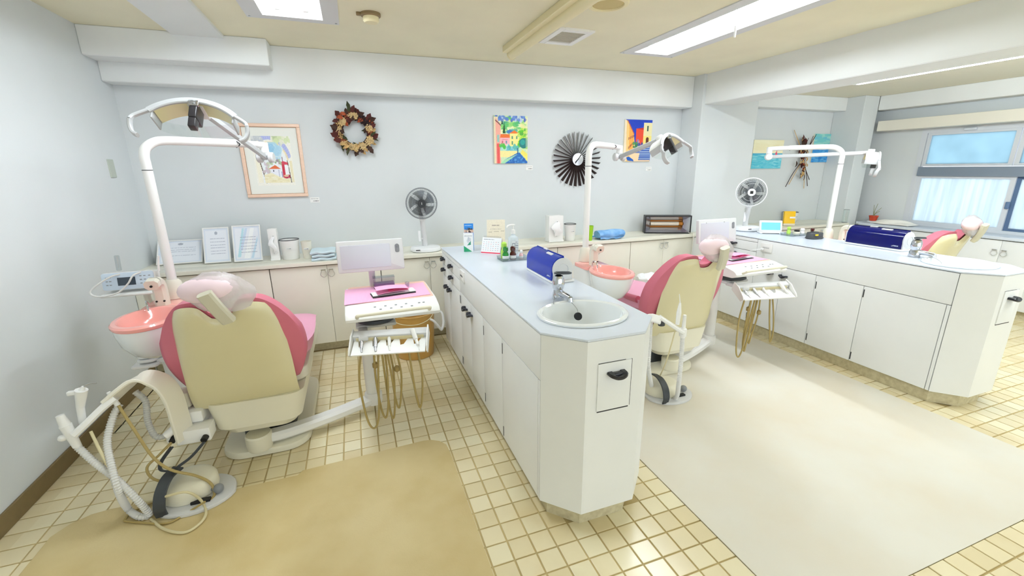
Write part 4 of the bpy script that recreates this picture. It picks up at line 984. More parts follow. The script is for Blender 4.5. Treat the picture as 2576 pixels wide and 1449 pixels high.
    for k, mt, r in ((0, 'chrome', .011), (1, 'steel', .012), (2, 'white_plastic', .010)):
        c = .042+k*.072; part('handpiece', MB().at(H).cyl((c, .105, .014), (c+.006, .045, .006), r, r*.75, n=12, bev=.002).cyl((c+.006, .045, .006), (c+.012, .018, .002), r*.55, n=10), mt, t)
    c = .042+4*.072; part('syringe', MB().at(H).cyl((c-.02, .125, .045), (c+.002, .07, .02), .014, .012, n=12, bev=.003).cyl((c+.002, .07, .02), (c+.012, .04, .012), .008, n=10).cyl((c+.012, .04, .012), (c+.022, .005, .008), .0025, n=6), 'white_plastic', t)
    # hanging hoses, looped just above the floor
    def U(x0, x1, y0, y1, zl, dip=.1, yl=None, sk=0):
        yl = (y0+y1)/2-.02 if yl is None else yl
        return [(x0, y0, .535), (x0-.004+sk, (y0+yl)/2, .36), (x0+(x1-x0)*.15+sk, yl, zl+.07), ((x0+x1)/2+sk, yl, zl), (x0+(x1-x0)*.85+sk, yl, zl+.07), (x1+.004+sk, (y1+yl)/2, .36), (x1, y1, .54)]
    for k, (a, b, z, yl, sk) in enumerate(((-.045, .045, .06, 2.28, -.02), (.02, .075, .10, 2.30, .0), (.06, .10, .07, 2.33, .01), (.085, .13, .13, 2.33, .02), (.20, .245, .16, 2.24, .015))):
        h = part('hose', MB().tube(U(a, b, 2.27, 2.29, z, yl=yl, sk=sk), .0058, 8, 6), 'hose_tan', t)
        if k in (1, 3): part('weight', MB().lathe([(.006, .0), (.015, .008), (.015, .03), (.006, .038)], ((a+.0 if k == 1 else b+.002), 2.285, .42 if k == 1 else .38), 10), 'tan_weight', h)
    return t
it1 = make_table('instrument table with pink paper and white viewer beside the first chair')
it2 = copy_tree(it1, D, 0, 'instrument table with pink paper beside the second chair')

# ------------------------------------------------------------------ foot controls
def make_pedal(label):
    c = (-.825, 2.09); z0 = .003
    t = thing('foot_control', label, 'foot pedal', (c[0], c[1], z0))
    part('base', MB().prism([(c[0]+.16*math.cos(a)*(1.05 if math.sin(a) < 0 else 1), c[1]+.135*math.sin(a)) for a in [2*math.pi*k/28 for k in range(28)]], z0, z0+.018, .006, .002), 'grey_white', t)
    n = 26; R = []
    for r, z in ((.112, .019), (.116, .03), (.114, .07), (.104, .086), (.085, .094), (.04, .098)):
        R.append([(c[0]-.03+r*math.cos(2*math.pi*k/n), c[1]+.03+r*.95*math.sin(2*math.pi*k/n), z+z0) for k in range(n)])
    part('dome', MB().rings(R), 'cream_plastic', t)
    part('strap', MB().strip([(c[0]-.10, c[1]-.105, .014), (c[0]-.10, c[1]-.112, .06), (c[0]-.095, c[1]-.085, .115), (c[0]-.085, c[1]-.02, .145), (c[0]-.07, c[1]+.06, .135)], .046, .009, (0, -.7, .7), 5), 'dark_grey', t)
    part('slot', MB().box(c[0]+.0, c[0]+.075, c[1]-.085, c[1]-.062, .022, .032), 'black_rubber', t, smooth=False)
    part('knob', MB().ball((c[0]+.10, c[1]-.035, .045), .022, 14, 9), 'mid_grey', t)
    part('lever', MB().cyl((c[0]+.06, c[1]-.02, .038), (c[0]+.10, c[1]-.035, .042), .007, n=8), 'mid_grey', t)
    return t
fp1 = make_pedal('round cream foot control with dark strap on the tan mat by the first chair')
fp2 = copy_tree(fp1, D, 0, 'round cream foot control with dark strap behind the second chair')

# ------------------------------------------------------------------ assistant arms
def pxy(x, y, Y): q = ony(x, y, Y); return Vector((q.x, Y, q.z))
t = thing('assistant_arm', 'curved white assistant arm holding suction hoses beside the first chair', 'instrument arm', (-.86, 2.25, .15))
part('bracket', MB().box(-.90, -.76, 2.20, 2.29, .215, .285, .006).box(-.885, -.80, 2.27, 2.36, .285, .345, .006), 'white_plastic', t)
part('hub', MB().box(-.935, -.85, 2.31, 2.40, .345, .43, .012), 'cream_plastic', t)
YA = 2.22
part('arm', MB().strip([pxy(467, 1100, YA), pxy(452, 1050, YA), pxy(436, 1000, YA), pxy(412, 966, YA), pxy(378, 950, YA), pxy(345, 953, YA-.01), pxy(310, 978, YA-.03), pxy(272, 1012, YA-.05)], .018, .10, (.40, .9, 0), 5), 'off_white', t)
hl = part('holder', MB().strip([pxy(292, 998, 2.17), pxy(262, 1022, 2.15), pxy(225, 1058, 2.12), pxy(190, 1090, 2.10)], .028, .075, (0, 1, .0), 3), 'white_plastic', t)
v0, v1 = pxy(150, 1045, 2.10), pxy(196, 1125, 2.09)
part('vacuum_valve', MB().cyl(v0, v0.lerp(v1, .3), .014, .019, n=14).cyl(v0.lerp(v1, .28), v1, .021, .015, n=14, bev=.004).ball(v0.lerp(v1, .55)+Vector((-.022, -.01, -.012)), (.016, .014, .014), 10, 6), 'white_plastic', t)
s0, s1 = pxy(208, 1062, 2.13), pxy(196, 985, 2.12)
part('air_syringe', MB().cyl(s0, s0.lerp(s1, .55), .013, .014, n=12).cyl(s0.lerp(s1, .5), s1+Vector((.012, 0, .005)), .014, .022, n=12).box(s1.x-.035, s1.x+.015, s1.y-.010, s1.y+.010, s1.z-.012, s1.z+.006, .004).cyl(s1+Vector((.012, 0, 0)), pxy(210, 972, 2.12), .012, .006, n=10), 'white_plastic', t)
part('nozzle', MB().tube([pxy(209, 974, 2.12), pxy(224, 965, 2.12), pxy(243, 964, 2.12)], .0028, 6, 4), 'steel', t)
e0, e1 = pxy(272, 986, 2.17), pxy(297, 1020, 2.16)
part('saliva_ejector', MB().cyl(e0, e1, .008, .011, n=10, bev=.002), 'white_plastic', t)
# hoses
hs = MB(); corrugated(hs, [v1, pxy(240, 1165, 2.06), pxy(292, 1205, 2.03), pxy(338, 1250, 2.0), Vector(onz(374, 1293, .022)), Vector(onz(352, 1300, .018)), Vector(onz(322, 1280, .03)), pxy(297, 1232, 2.0), pxy(280, 1170, 2.04), pxy(270, 1110, 2.10), pxy(284, 1050, 2.15), pxy(300, 1018, 2.17)], .0135)
part('suction_hose', hs, 'hose_white', t)
hs = MB(); corrugated(hs, [pxy(340, 985, 2.20), pxy(366, 1010, 2.20), pxy(372, 1060, 2.19), pxy(392, 1098, 2.18), pxy(424, 1095, 2.19)], .0125)
part('suction_hose', hs, 'hose_grey', t)
part('hose_connector', MB().cyl(pxy(416, 1098, 2.185), pxy(440, 1078, 2.2), .018, n=14, bev=.003), 'white_plastic', t)
part('hose', MB().tube([pxy(298, 1020, 2.16), pxy(340, 1085, 2.12), pxy(385, 1150, 2.10), pxy(430, 1182, 2.08), pxy(490, 1196, 2.08), pxy(528, 1214, 2.06), onz(540, 1240, .03), onz(530, 1262, .014)], .0062, 8, 6), 'hose_tan', t)
part('hose', MB().tube([pxy(228, 1085, 2.10), pxy(268, 1165, 2.05), pxy(310, 1225, 2.02), onz(360, 1262, .05), onz(412, 1250, .10), onz(470, 1238, .11), onz(508, 1262, .03), onz(516, 1300, .012), onz(470, 1338, .010), onz(415, 1332, .010), onz(380, 1306, .010)], .0058, 8, 6), 'hose_cream', t)
part('hose', MB().tube([pxy(432, 1112, 2.18), pxy(400, 1145, 2.16), pxy(370, 1176, 2.14), pxy(385, 1204, 2.12), pxy(432, 1216, 2.10)], .0058, 8, 6), 'hose_tan', t)
part('hose', MB().tube([onz(312, 1310, .010), onz(330, 1290, .010), onz(392, 1262, .012), onz(430, 1262, .014)], .0045, 8, 6), 'hose_tan', t)
part('hose', MB().tube([onz(312, 1310, .010), onz(350, 1314, .010), onz(420, 1316, .010), onz(470, 1290, .012), onz(516, 1262, .05)], .0045, 8, 6), 'hose_tan', t)
for k in (0, 1):
    part('cable', MB().tube([pxy(512+4*k, 1112, 2.16), pxy(478+4*k, 1150, 2.13), pxy(436+5*k, 1184, 2.10), onz(404+4*k, 1240, .05), onz(400+4*k, 1270, .02)], .004, 6, 6), 'dark_grey', t)
    part('cable', MB().tube([pxy(430+5*k, 1124, 2.18), pxy(404+5*k, 1160, 2.16), pxy(402+5*k, 1182, 2.14), pxy(430, 1186, 2.12)], .0045, 6, 6), 'dark_grey', t)
part('cable_gland', MB().cyl(pxy(512, 1108, 2.175), pxy(518, 1098, 2.20), .014, n=12).cyl(pxy(432, 1112, 2.175), pxy(440, 1098, 2.20), .013, n=12), 'black_rubber', t, kind='stuff')

# bay 2: arm folded behind the chair, partly hidden by the island
t = thing('assistant_arm', 'white assistant arm with two upright handpieces behind the second chair', 'instrument arm', (-1.0+D, 2.1, .1))
Y2 = 1.92
part('arm', MB().strip([pxy(1610, 860, 2.1), pxy(1615, 815, 2.05), pxy(1635, 800, 1.99), pxy(1662, 806, 1.96)], .02, .05, (0, .6, .8), 4), 'white_plastic', t)
part('holder', MB().strip([pxy(1660, 798, 1.97), pxy(1690, 818, 1.94), pxy(1718, 836, 1.91)], .045, .022, (0, 0, 1), 4), 'white_plastic', t)
part('joint', MB().cyl(pxy(1664, 818, 1.965), pxy(1664, 808, 1.965), .02, n=14), 'dark_grey', t)
a0, a1 = pxy(1704, 816, 1.93), pxy(1711, 762, 1.93)
part('syringe', MB().cyl(a0, a0.lerp(a1, .55), .011, .014, n=12).cyl(a0.lerp(a1, .55), a1, .014, .006, n=12).cyl(a1, pxy(1709, 740, 1.93), .003, .002, n=6), 'white_plastic', t)
b0, b1 = pxy(1717, 850, 1.915), pxy(1723, 792, 1.915)
part('vacuum_tip', MB().cyl(b0, b1, .013, .0095, n=14, bev=.002), 'white_plastic', t)
part('clip_ring', MB().cyl(pxy(1717, 846, 1.915), pxy(1719, 826, 1.915), .021, n=16, bev=.003), 'white_plastic', t)
hs = MB(); corrugated(hs, [b0, pxy(1714, 900, 1.90), pxy(1708, 960, 1.88), onz(1700, 1002, .03), onz(1672, 1003, .016), onz(1645, 985, .02), pxy(1632, 930, 2.0), pxy(1634, 870, 2.05), pxy(1637, 806, 2.03)], .0125)
part('suction_hose', hs, 'hose_white', t)
part('hose', MB().tube([pxy(1699, 830, 1.935), pxy(1688, 870, 1.94), pxy(1672, 920, 2.0), onz(1648, 968, .03), onz(1630, 985, .014), onz(1622, 992, .012)], .004, 8, 6), 'hose_cream', t)
part('hose', MB().tube([onz(1622, 972, .012), onz(1640, 962, .012), onz(1656, 968, .012)], .004, 6, 5), 'hose_tan', t)

# ------------------------------------------------------------------ scaler on its shelf by the first cuspidor
sh_ = MB().box(-1.335, -1.085, 2.84, 3.06, .812, .826, .005)
t = thing('side_shelf', 'small white swing shelf over the first cuspidor carrying the scaler', 'shelf', (-1.18, 2.95, .81))
part('shelf', sh_, 'white_plastic', t)
part('bracket', MB().strip([(-1.17, 2.95, .812), (-1.17, 2.95, .76), (-1.15, 2.94, .70), (-1.122, 2.93, .66)], .03, .03, (0, 1, 0), 3), 'off_white', t)
t = thing('scaler_unit', 'pale blue ultrasonic scaler with a small dark display on the side shelf', 'dental device', (-1.18, 2.93, .827))
V = frame((-1.328, 2.868, .842), (1, 0, .0), (0, .16, 1))
part('body', MB().at(V).prism(rrect(.238, .096, .012, 4, .119, .05), -.085, -.006, .006), 'white_plastic', t)
part('front', MB().at(V).prism(rrect(.234, .092, .012, 4, .119, .05), -.006, 0, .003, 0), 'device_blue', t)
dp = part('display', MB().at(V).box(.072, .152, .026, .07, 0, .0015), 'lcd', t, smooth=False)
kp = MB().at(V)
for x in (.02, .035, .172, .19, .212):
    for y in (.03, .05, .07): kp.box(x, x+.010, y, y+.004, 0, .001)
part('keys', kp, 'mid_grey', t, smooth=False, kind='stuff')
part('handpiece_cord', MB().tube([(-1.22, 2.90, .93), (-1.28, 2.86, .92), (-1.36, 2.83, .86), (-1.33, 2.82, .828), (-1.25, 2.825, .838), (-1.20, 2.84, .88), (-1.17, 2.86, .925), (-1.12, 2.92, .935)], .0045, 8, 6), 'hose_white', t)
part('bottle', MB().cyl((-1.275, 2.965, .935), (-1.27, 2.965, 1.02), .012, n=12, bev=.003), 'clear_plastic', t)
part('handpiece', MB().tube([(-1.06, 2.87, .935), (-1.055, 2.868, .97), (-1.045, 2.866, 1.02)], .006, 8, 3), 'white_plastic', t)
# ================================================================== things standing about
mat('paper_white', (244, 245, 246), .6); mat('acrylic_blue', (14, 46, 158), .12, spec=.35); mat('acrylic_navy', (6, 12, 84), .1, spec=.35); mat('towel_blue', (150, 196, 240), .95, bump=.8, bscale=180, noise=.2, nscale=14, rgb2=(104, 160, 220)); mat('towel_pale', (206, 224, 232), .95, bump=.8, bscale=180)
mat('towel_dark', (60, 74, 90), .95); mat('cup_green', (150, 200, 36), .4); mat('glass_green', (20, 120, 40), .08, coat=.4); mat('glass_brown', (74, 20, 18), .08, coat=.4); mat('bottle_clear', (226, 236, 244), .25, alpha=.55); mat('bottle_pink', (244, 200, 206), .3); mat('lime', (176, 220, 90), .4)
mat('basket_tan', (210, 166, 90), .35, coat=.2, noise=.08, nscale=12); mat('yellow_pack', (250, 200, 20), .4); mat('teal_screen', (120, 200, 214), .25); mat('heater_black', (30, 30, 32), .4); mat('heater_steel', (196, 196, 204), .18, metal=.9); mat('heater_tube', (238, 226, 208), .4); mat('heater_gold', (176, 112, 40), .35, metal=.4)
mat('terracotta', (190, 66, 40), .6); mat('fan_dark', (70, 72, 74), .4); mat('fan_black', (30, 32, 34), .35); mat('fan_white', (236, 238, 240), .35); mat('cloth_white', (240, 236, 228), .9, bump=.6, bscale=60); mat('stalk_green', (140, 146, 110), .7); mat('purple_case', (150, 112, 158), .3); mat('pink_paper', (248, 178, 214), .6); mat('hot_pink', (244, 92, 150), .5); mat('plaque_tan', (232, 222, 200), .5); mat('leaflet_blue', (40, 130, 210), .4)
clear('clear_cup', (244, 246, 250), .05, .14, .97); clear('fan_blade', (200, 204, 208), .2, .12, .92)
def stripes(name, a, b, scale):
    m = mat(name, a, .6); nt = m.node_tree; w = nt.nodes.new('ShaderNodeTexWave'); w.bands_direction = 'X'; w.inputs['Scale'].default_value = scale
    tc = nt.nodes.new('ShaderNodeTexCoord'); nt.links.new(tc.outputs['Object'], w.inputs['Vector'])
    mx = nt.nodes.new('ShaderNodeMix'); mx.data_type = 'RGBA'; mx.inputs[6].default_value = (*s2l(a), 1); mx.inputs[7].default_value = (*s2l(b), 1)
    nt.links.new(w.outputs['Fac'], mx.inputs[0]); nt.links.new(mx.outputs[2], nt.nodes['Principled BSDF'].inputs['Base Color'])
stripes('liner_pink', (252, 206, 230), (244, 160, 206), 42)

# ---- certificates leaning on the wall
def leaning(name, bl, br, tl, lab, cv, dy=.10, edge='white_plastic'):
    a = onz(*bl, BZ); b = onz(*br, BZ); y = min((a.y+b.y)/2, 3.97); w_ = b.x-a.x
    q = ony(*tl, y+dy); h = Vector((0, dy, q.z-BZ)); H = h.length
    t = thing(name, lab, 'certificate', ((a.x+b.x)/2, y, BZ)); V = frame((a.x, y, BZ+.008), (1, 0, 0), h)
    part('backing', MB().at(V).box(0, w_, 0, H, -.012, 0), 'grey_white', t, smooth=False)
    part('rim', MB().at(V).box(0, w_, 0, .008, 0, .006).box(0, w_, H-.008, H, 0, .006).box(0, .008, .008, H-.008, 0, .006).box(w_-.008, w_, .008, H-.008, 0, .006), edge, t, smooth=False)
    printed('sheet', cv, V @ Matrix.Translation((.008, .008, .0012)), w_-.016, H-.016, t, 'print_gloss')
    return t
def doc(seed, wave):
    cv = Canvas(60, 60+seed, (222, 230, 242)); cv.rect(.06, .94, .06, .94, (236, 240, 248))
    if wave:  # pale glass reflections drawn into the sheet's colours
        cv.poly([(.1, .1), (.22, .1), (.42, .95), (.34, .95)], (190, 226, 236)); cv.poly([(.34, .05), (.56, .05), (.8, .95), (.66, .95)], (250, 253, 255)); cv.poly([(.6, .05), (.7, .05), (.92, .6), (.9, .7)], (200, 224, 240)); cv.poly([(.2, .3), (.3, .3), (.55, .95), (.45, .95)], (206, 222, 242))
    else:
        cv.oval(.5, .86, .06, .05, (170, 176, 190))
    for k in range(6): cv.text(.25, .85, .68-.09*k, .014, (150, 156, 178))
    return cv
leaning('certificate', (392, 671), (512, 661), (362, 612), 'wide white framed certificate leaning in the corner behind the lamp pole', doc(1, False), .12)
leaning('certificate', (514, 667), (584, 660), (482, 578), 'upright white framed certificate with a crest, between two others', doc(2, False), .10)
leaning('certificate', (588, 664), (664, 655), (566, 572), 'upright white framed certificate with wavy pale blue painted reflections next to the tissue stand', doc(3, True), .10)

# ---- beakers, tissue stands, cups, towels on the back worktop
def beaker(px, py, top, r, lab, h=None, m='white_plastic', rim='dark_grey', grp=None, z=BZ, dy=0):
    c = onz(px, py, z); cy = min(c.y+r+dy, WB-r-.01); zt = ony(px, top, cy).z; t = thing('beaker', lab, 'container', (c.x, cy, z), grp)
    part('body', MB().lathe([(r*.82, z+.001), (r*.84, z+.004), (r, zt-.002), (r-.003, zt-.002), (r*.80, z+.006), (.004, z+.005)], (c.x, cy, 0), 28), m, t)
    part('rim', MB().rings([[(c.x+q*math.cos(2*math.pi*k/32), cy+q*math.sin(2*math.pi*k/32), zz) for k in range(32)] for q, zz in ((r-.004, zt-.002), (r+.002, zt-.002), (r+.002, zt+.003), (r-.004, zt+.003))], cap=False, loop=True), rim, t)
    cv = Canvas(20, 10, (238, 238, 236)); cv.text(.1, .9, .3, .4, (90, 94, 100))
    printed('mark', cv, frame((c.x-.018, cy-r-.0015, z+(zt-z)*.55), (1, 0, 0), (0, 0, 1)), .036, .014, t)
    return t
beaker(731, 655, 602, .073, 'large white beaker with dark rim beside the first tissue stand', grp='white beakers with dark rims')
beaker(774, 651, 607, .040, 'small cream tumbler next to the pale folded towel', m='off_white', rim='off_white')
beaker(1440, 607, 563, .058, 'white beaker with dark rim beside the second lamp pole', grp='white beakers with dark rims')
beaker(1961, 556, 535, .085, 'white beaker with dark rim behind the teal display', grp='white beakers with dark rims')
def tissue(bl, br, top, lab, d=.07):
    a = onz(*bl, BZ); b = onz(*br, BZ); y = (a.y+b.y)/2; zt = ony((bl[0]+br[0])/2, top, y).z
    t = thing('tissue_stand', lab, 'tissue box', ((a.x+b.x)/2, y+d/2, BZ)); w_ = b.x-a.x
    part('box', MB().box(a.x, b.x, y, y+d, BZ+.001, zt, .004), 'white_plastic', t)
    part('foot', MB().box(a.x-.002, b.x+.002, y-.012, y-.0005, BZ+.001, BZ+.022, .003), 'white_plastic', t)
    rs = random.Random(int(bl[0])); cx = (a.x+b.x)/2
    R = []
    for k in range(9):
        u = k/8; w2 = w_*(.10+.22*math.sin(math.pi*u)**.7)*rs.uniform(.8, 1.2); zz = BZ+(zt-BZ)*(.25+.52*u); off = .012*math.sin(7*u)
        R.append([(cx+off+w2*math.cos(q)*(1+.25*math.sin(3*q+k)), y-.010-.016*math.sin(math.pi*u)*(1+math.sin(q)*.8), zz+.006*math.sin(2*q)) for q in [2*math.pi*j/10 for j in range(10)]])
    part('tissue', MB().rings(R), 'paper_white', t)
    return t
tissue((683, 657), (706, 655), 576, 'white upright tissue stand by the three certificates')
tissue((1380, 610), (1417, 608), 543, 'white upright tissue box in front of the wall by the second lamp pole', .09)
def towel(bl, br, top, lab, m, m2, d, layers):
    a = onz(*bl, BZ); b = onz(*br, BZ); y = max(min(a.y, b.y), BYF+.012); zt = ony((bl[0]+br[0])/2, top, y+.04).z; w_ = b.x-a.x; h = (zt-BZ)
    t = thing('folded_towel', lab, 'towel', ((a.x+b.x)/2, y+d/2, BZ))
    n = layers; e = h/n
    for k in range(n):
        z0 = BZ+.001+e*k; pts = []
        x0 = a.x+.006*math.sin(k*2.1); x1 = b.x-.008*abs(math.sin(k*1.7))
        R = [[(x, yy, zz+.003*math.sin(x*60+k)) for yy, zz in ((y+.004*math.sin(x*40+k), z0+e*.5), (y+.008, z0+e*.88), (y+d-.01, z0+e*.95), (y+d, z0+e*.5), (y+d-.01, z0+.001), (y+.008, z0+.001))] for x in [x0+(x1-x0)*i/14 for i in range(15)]]
        part('fold', MB().rings(R), m if k % 2 == 0 or m2 is None else m2, t)
    return t
towel((785, 657), (846, 655), 630, 'pale blue folded towel on the left worktop', 'towel_pale', None, .20, 3)
t = thing('rolled_towel', 'bright blue towel rolled up beside the green cup', 'towel', (2.40, 3.76, BZ))
a = onz(1502, 601, BZ); x0, x1 = 2.24, 2.52
def roll_pt(u, x, r): return (x, 3.75+r*1.5*math.cos(u), BZ+.006+.045+r*.85*math.sin(u))
R = []
for i in range(13):
    x = x0+(x1-x0)*i/12; s = 1-.35*max(0, .25-i/12)*2
    R.append([roll_pt(q, x, (.05+.004*math.sin(q*3+x*30))*s) for q in [2*math.pi*j/18 for j in range(18)]])
part('roll', MB().rings(R), 'towel_blue', t)
sp = [(x1+.002, 3.75+(.008+.0105*q/math.pi)*1.45*math.cos(q), BZ+.051+(.008+.0105*q/math.pi)*.8*math.sin(q)) for q in [k*.4 for k in range(24)]]
part('spiral_edge', MB().tube(sp, .006, 6, 2), 'towel_blue', t)
part('flap', MB().slab(lambda u, v: (Vector((x0+.01+(x1-x0-.05)*u, 3.69+.17*v, BZ+.022+.05*math.sin(math.pi*min(1, v*1.3))*.9+.004*math.sin(u*14))), Vector((0, 0, 1))), 14, 8, .012), 'towel_blue', t)
c = onz(1487, 606, BZ); single('cup', MB().lathe([(.026, BZ+.001), (.037, BZ+.145), (.034, BZ+.145), (.023, BZ+.006), (.003, BZ+.005)], (c.x, c.y+.035, 0), 24), 'cup_green', 'lime green tapered cup between lamp pole and blue towel', 'cup')
# ---- box heater
a = onz(1621, 587, BZ); b = onz(1736, 588, BZ); hx0, hx1 = 2.925, 3.36; y = 3.915; zt = ony(1680, 543, y-.1).z
t = thing('box_heater', 'black framed radiant box heater with a steel reflector in front of the pillar', 'heater', ((hx0+hx1)/2, y, BZ))
V = frame((hx0, y, BZ+.002), (1, -.48, 0), (0, 0, 1)); w_ = (hx1-hx0)*1.109; h = zt-BZ
def fr(mb, x0, x1, y0, y1, k, z0, z1): return mb.box(x0, x1, y0, y0+k, z0, z1).box(x0, x1, y1-k, y1, z0, z1).box(x0, x0+k, y0+k, y1-k, z0, z1).box(x1-k, x1, y0+k, y1-k, z0, z1)
part('frame', fr(MB().at(V), 0, w_, 0, h, .010, -.10, .004), 'heater_black', t, smooth=False)
part('back', MB().at(V).box(.012, w_-.012, .012, h-.012, -.10, -.092), 'heater_gold', t, smooth=False)
rf = MB().at(V); o_ = [(.012, .012), (w_-.012, .012), (w_-.012, h-.012), (.012, h-.012)]; i_ = [(.07, .055), (w_-.07, .055), (w_-.07, h-.055), (.07, h-.055)]
rf.add([(x, y_, 0) for x, y_ in o_]+[(x, y_, -.07) for x, y_ in i_], [(k, (k+1) % 4, (k+1) % 4+4, k+4) for k in range(4)])
part('reflector', rf, 'heater_steel', t, smooth=False)
part('element', MB().at(V).cyl((.075, h*.5, -.085), (w_-.11, h*.5, -.085), .022, n=16), 'heater_tube', t)
part('element_cap', MB().at(V).cyl((w_-.11, h*.5, -.085), (w_-.072, h*.5, -.085), .026, n=16), 'heater_gold', t)
part('cord', MB().tube([(hx1-.02, 3.72, BZ+.012), (3.355, 3.69, BZ+.006), (3.352, 3.652, BZ+.002), (3.350, 3.648, .70), (3.352, 3.655, .5), (3.350, 3.66, .3)], .004, 6, 5), 'off_white', t)

# ---- desk fans
def fan(base, head, face, lab, hubm, sq, z):
    bx_, by_ = base; t = thing('desk_fan', lab, 'fan', (bx_, by_, z))
    R = []
    for s, zz in ((.92, .001), (1, .008), (1, .026), (.95, .036), (.8, .041)): R.append([(bx_+x*s, by_+y*s, z+zz) for x, y in rrect(.26, .24, .11, 8)])
    part('base', MB().rings(R), 'fan_white', t)
    part('display', MB().box(bx_-.10, bx_-.065, by_-.118, by_-.114, z+.024, z+.031), 'black_rubber', t, smooth=False)
    hv = Vector(head); f = Vector(face).normalized()
    nk = hv-f*.045-Vector((0, 0, .12))
    part('column', MB().tube([(bx_, by_+.02, z+.035), (bx_+(nk.x-bx_)*.3, by_+.02+(nk.y-by_-.02)*.3, z+.12), (nk.x, nk.y, nk.z-.05), (nk.x, nk.y, nk.z)], lambda q: .024-.004*q, 14, 4), 'grey_white', t)
    part('neck', MB().tube([nk-Vector((0, 0, .03)), nk, hv-f*.06-Vector((0, 0, .05)), hv-f*.07], lambda q: .025+.018*q, 14, 4), 'fan_white', t)
    part('motor', MB().cyl(hv-f*.10, hv-f*.03, .04, .05, n=20, bev=.008), 'fan_white', t)
    H = frame(hv, Vector((0, 0, 1)).cross(f), z=f); Rg = .128
    part('grille_rim', MB().at(H).tube([(Rg*math.cos(q), Rg*math.sin(q), 0) for q in [2*math.pi*k/40 for k in range(40)]], .0055, 8, 1, closed=True), hubm[0], t)
    part('grille_ring', MB().at(H).tube([(Rg*.80*math.cos(q), Rg*.80*math.sin(q), .014) for q in [2*math.pi*k/36 for k in range(36)]], .0016, 6, 1, closed=True).tube([(Rg*.62*math.cos(q), Rg*.62*math.sin(q), .02) for q in [2*math.pi*k/36 for k in range(36)]], .0016, 6, 1, closed=True), hubm[0], t, kind='stuff')
    sp = MB().at(H)
    for k in range(64):
        q = 2*math.pi*k/64; u = q+.16
        sp.tube([(.034*math.cos(q-.1), .034*math.sin(q-.1), .026), (Rg*.7*math.cos(q), Rg*.7*math.sin(q), .020), (Rg*.99*math.cos(u-.1), Rg*.99*math.sin(u-.1), .002)], .0013, 4, 2)
    part('front_grille', sp, hubm[1], t, kind='stuff')
    sp = MB().at(H)
    for k in range(44):
        q = 2*math.pi*k/44; sp.tube([(.05*math.cos(q), .05*math.sin(q), -.04), (Rg*.8*math.cos(q), Rg*.8*math.sin(q), -.032), (Rg*.99*math.cos(q), Rg*.99*math.sin(q), -.004)], .0013, 4, 2)
    part('rear_grille', sp, 'grey_white', t, kind='stuff')
    part('hub_cap', MB().at(H).cyl((0, 0, .02), (0, 0, .031), .036, .033, n=24), hubm[2], t)
    if sq: part('badge', MB().at(H).box(-.013, .013, -.013, .013, .031, .0325), 'black_rubber', t, smooth=False)
    else: part('badge', MB().at(H).box(-.002, .002, -.010, .010, .031, .0325), 'grey_white', t, smooth=False)
    for k in range(5):
        a0 = 2*math.pi*k/5
        part('blade', MB().at(H).slab(lambda u, v: (Vector(((.02+.088*v)*math.cos(a0+1.05*u*(.6+.4*v)), (.02+.088*v)*math.sin(a0+1.05*u*(.6+.4*v)), -.014+.016*(u-.5))), Vector((0, 0, 1))), 6, 4, .0015), 'fan_blade', t)
    part('remote', MB().at(TR(bx_-.048, by_-.01, z+.13, 0, 0, 0)).box(-.011, .011, -.006, .006, -.045, .05, .003), 'fan_white', t)
    part('remote_clip', MB().box(bx_-.045, bx_-.018, by_-.006, by_+.01, z+.10, z+.115, .002), 'grey_white', t)
    return t
fan((.555, 3.815), (.538, 3.77, 1.185), (-.10, -.99, .02), 'white desk fan with a dark hub on the left worktop', ('mid_grey', 'fan_dark', 'fan_black'), False, BZ)
fan((3.575, 3.20), (3.50, 3.13, 1.228), (-.66, -.75, -.02), 'white desk fan with a white hub and dark square on the far island', ('fan_white', 'fan_dark', 'fan_white'), True, .86)

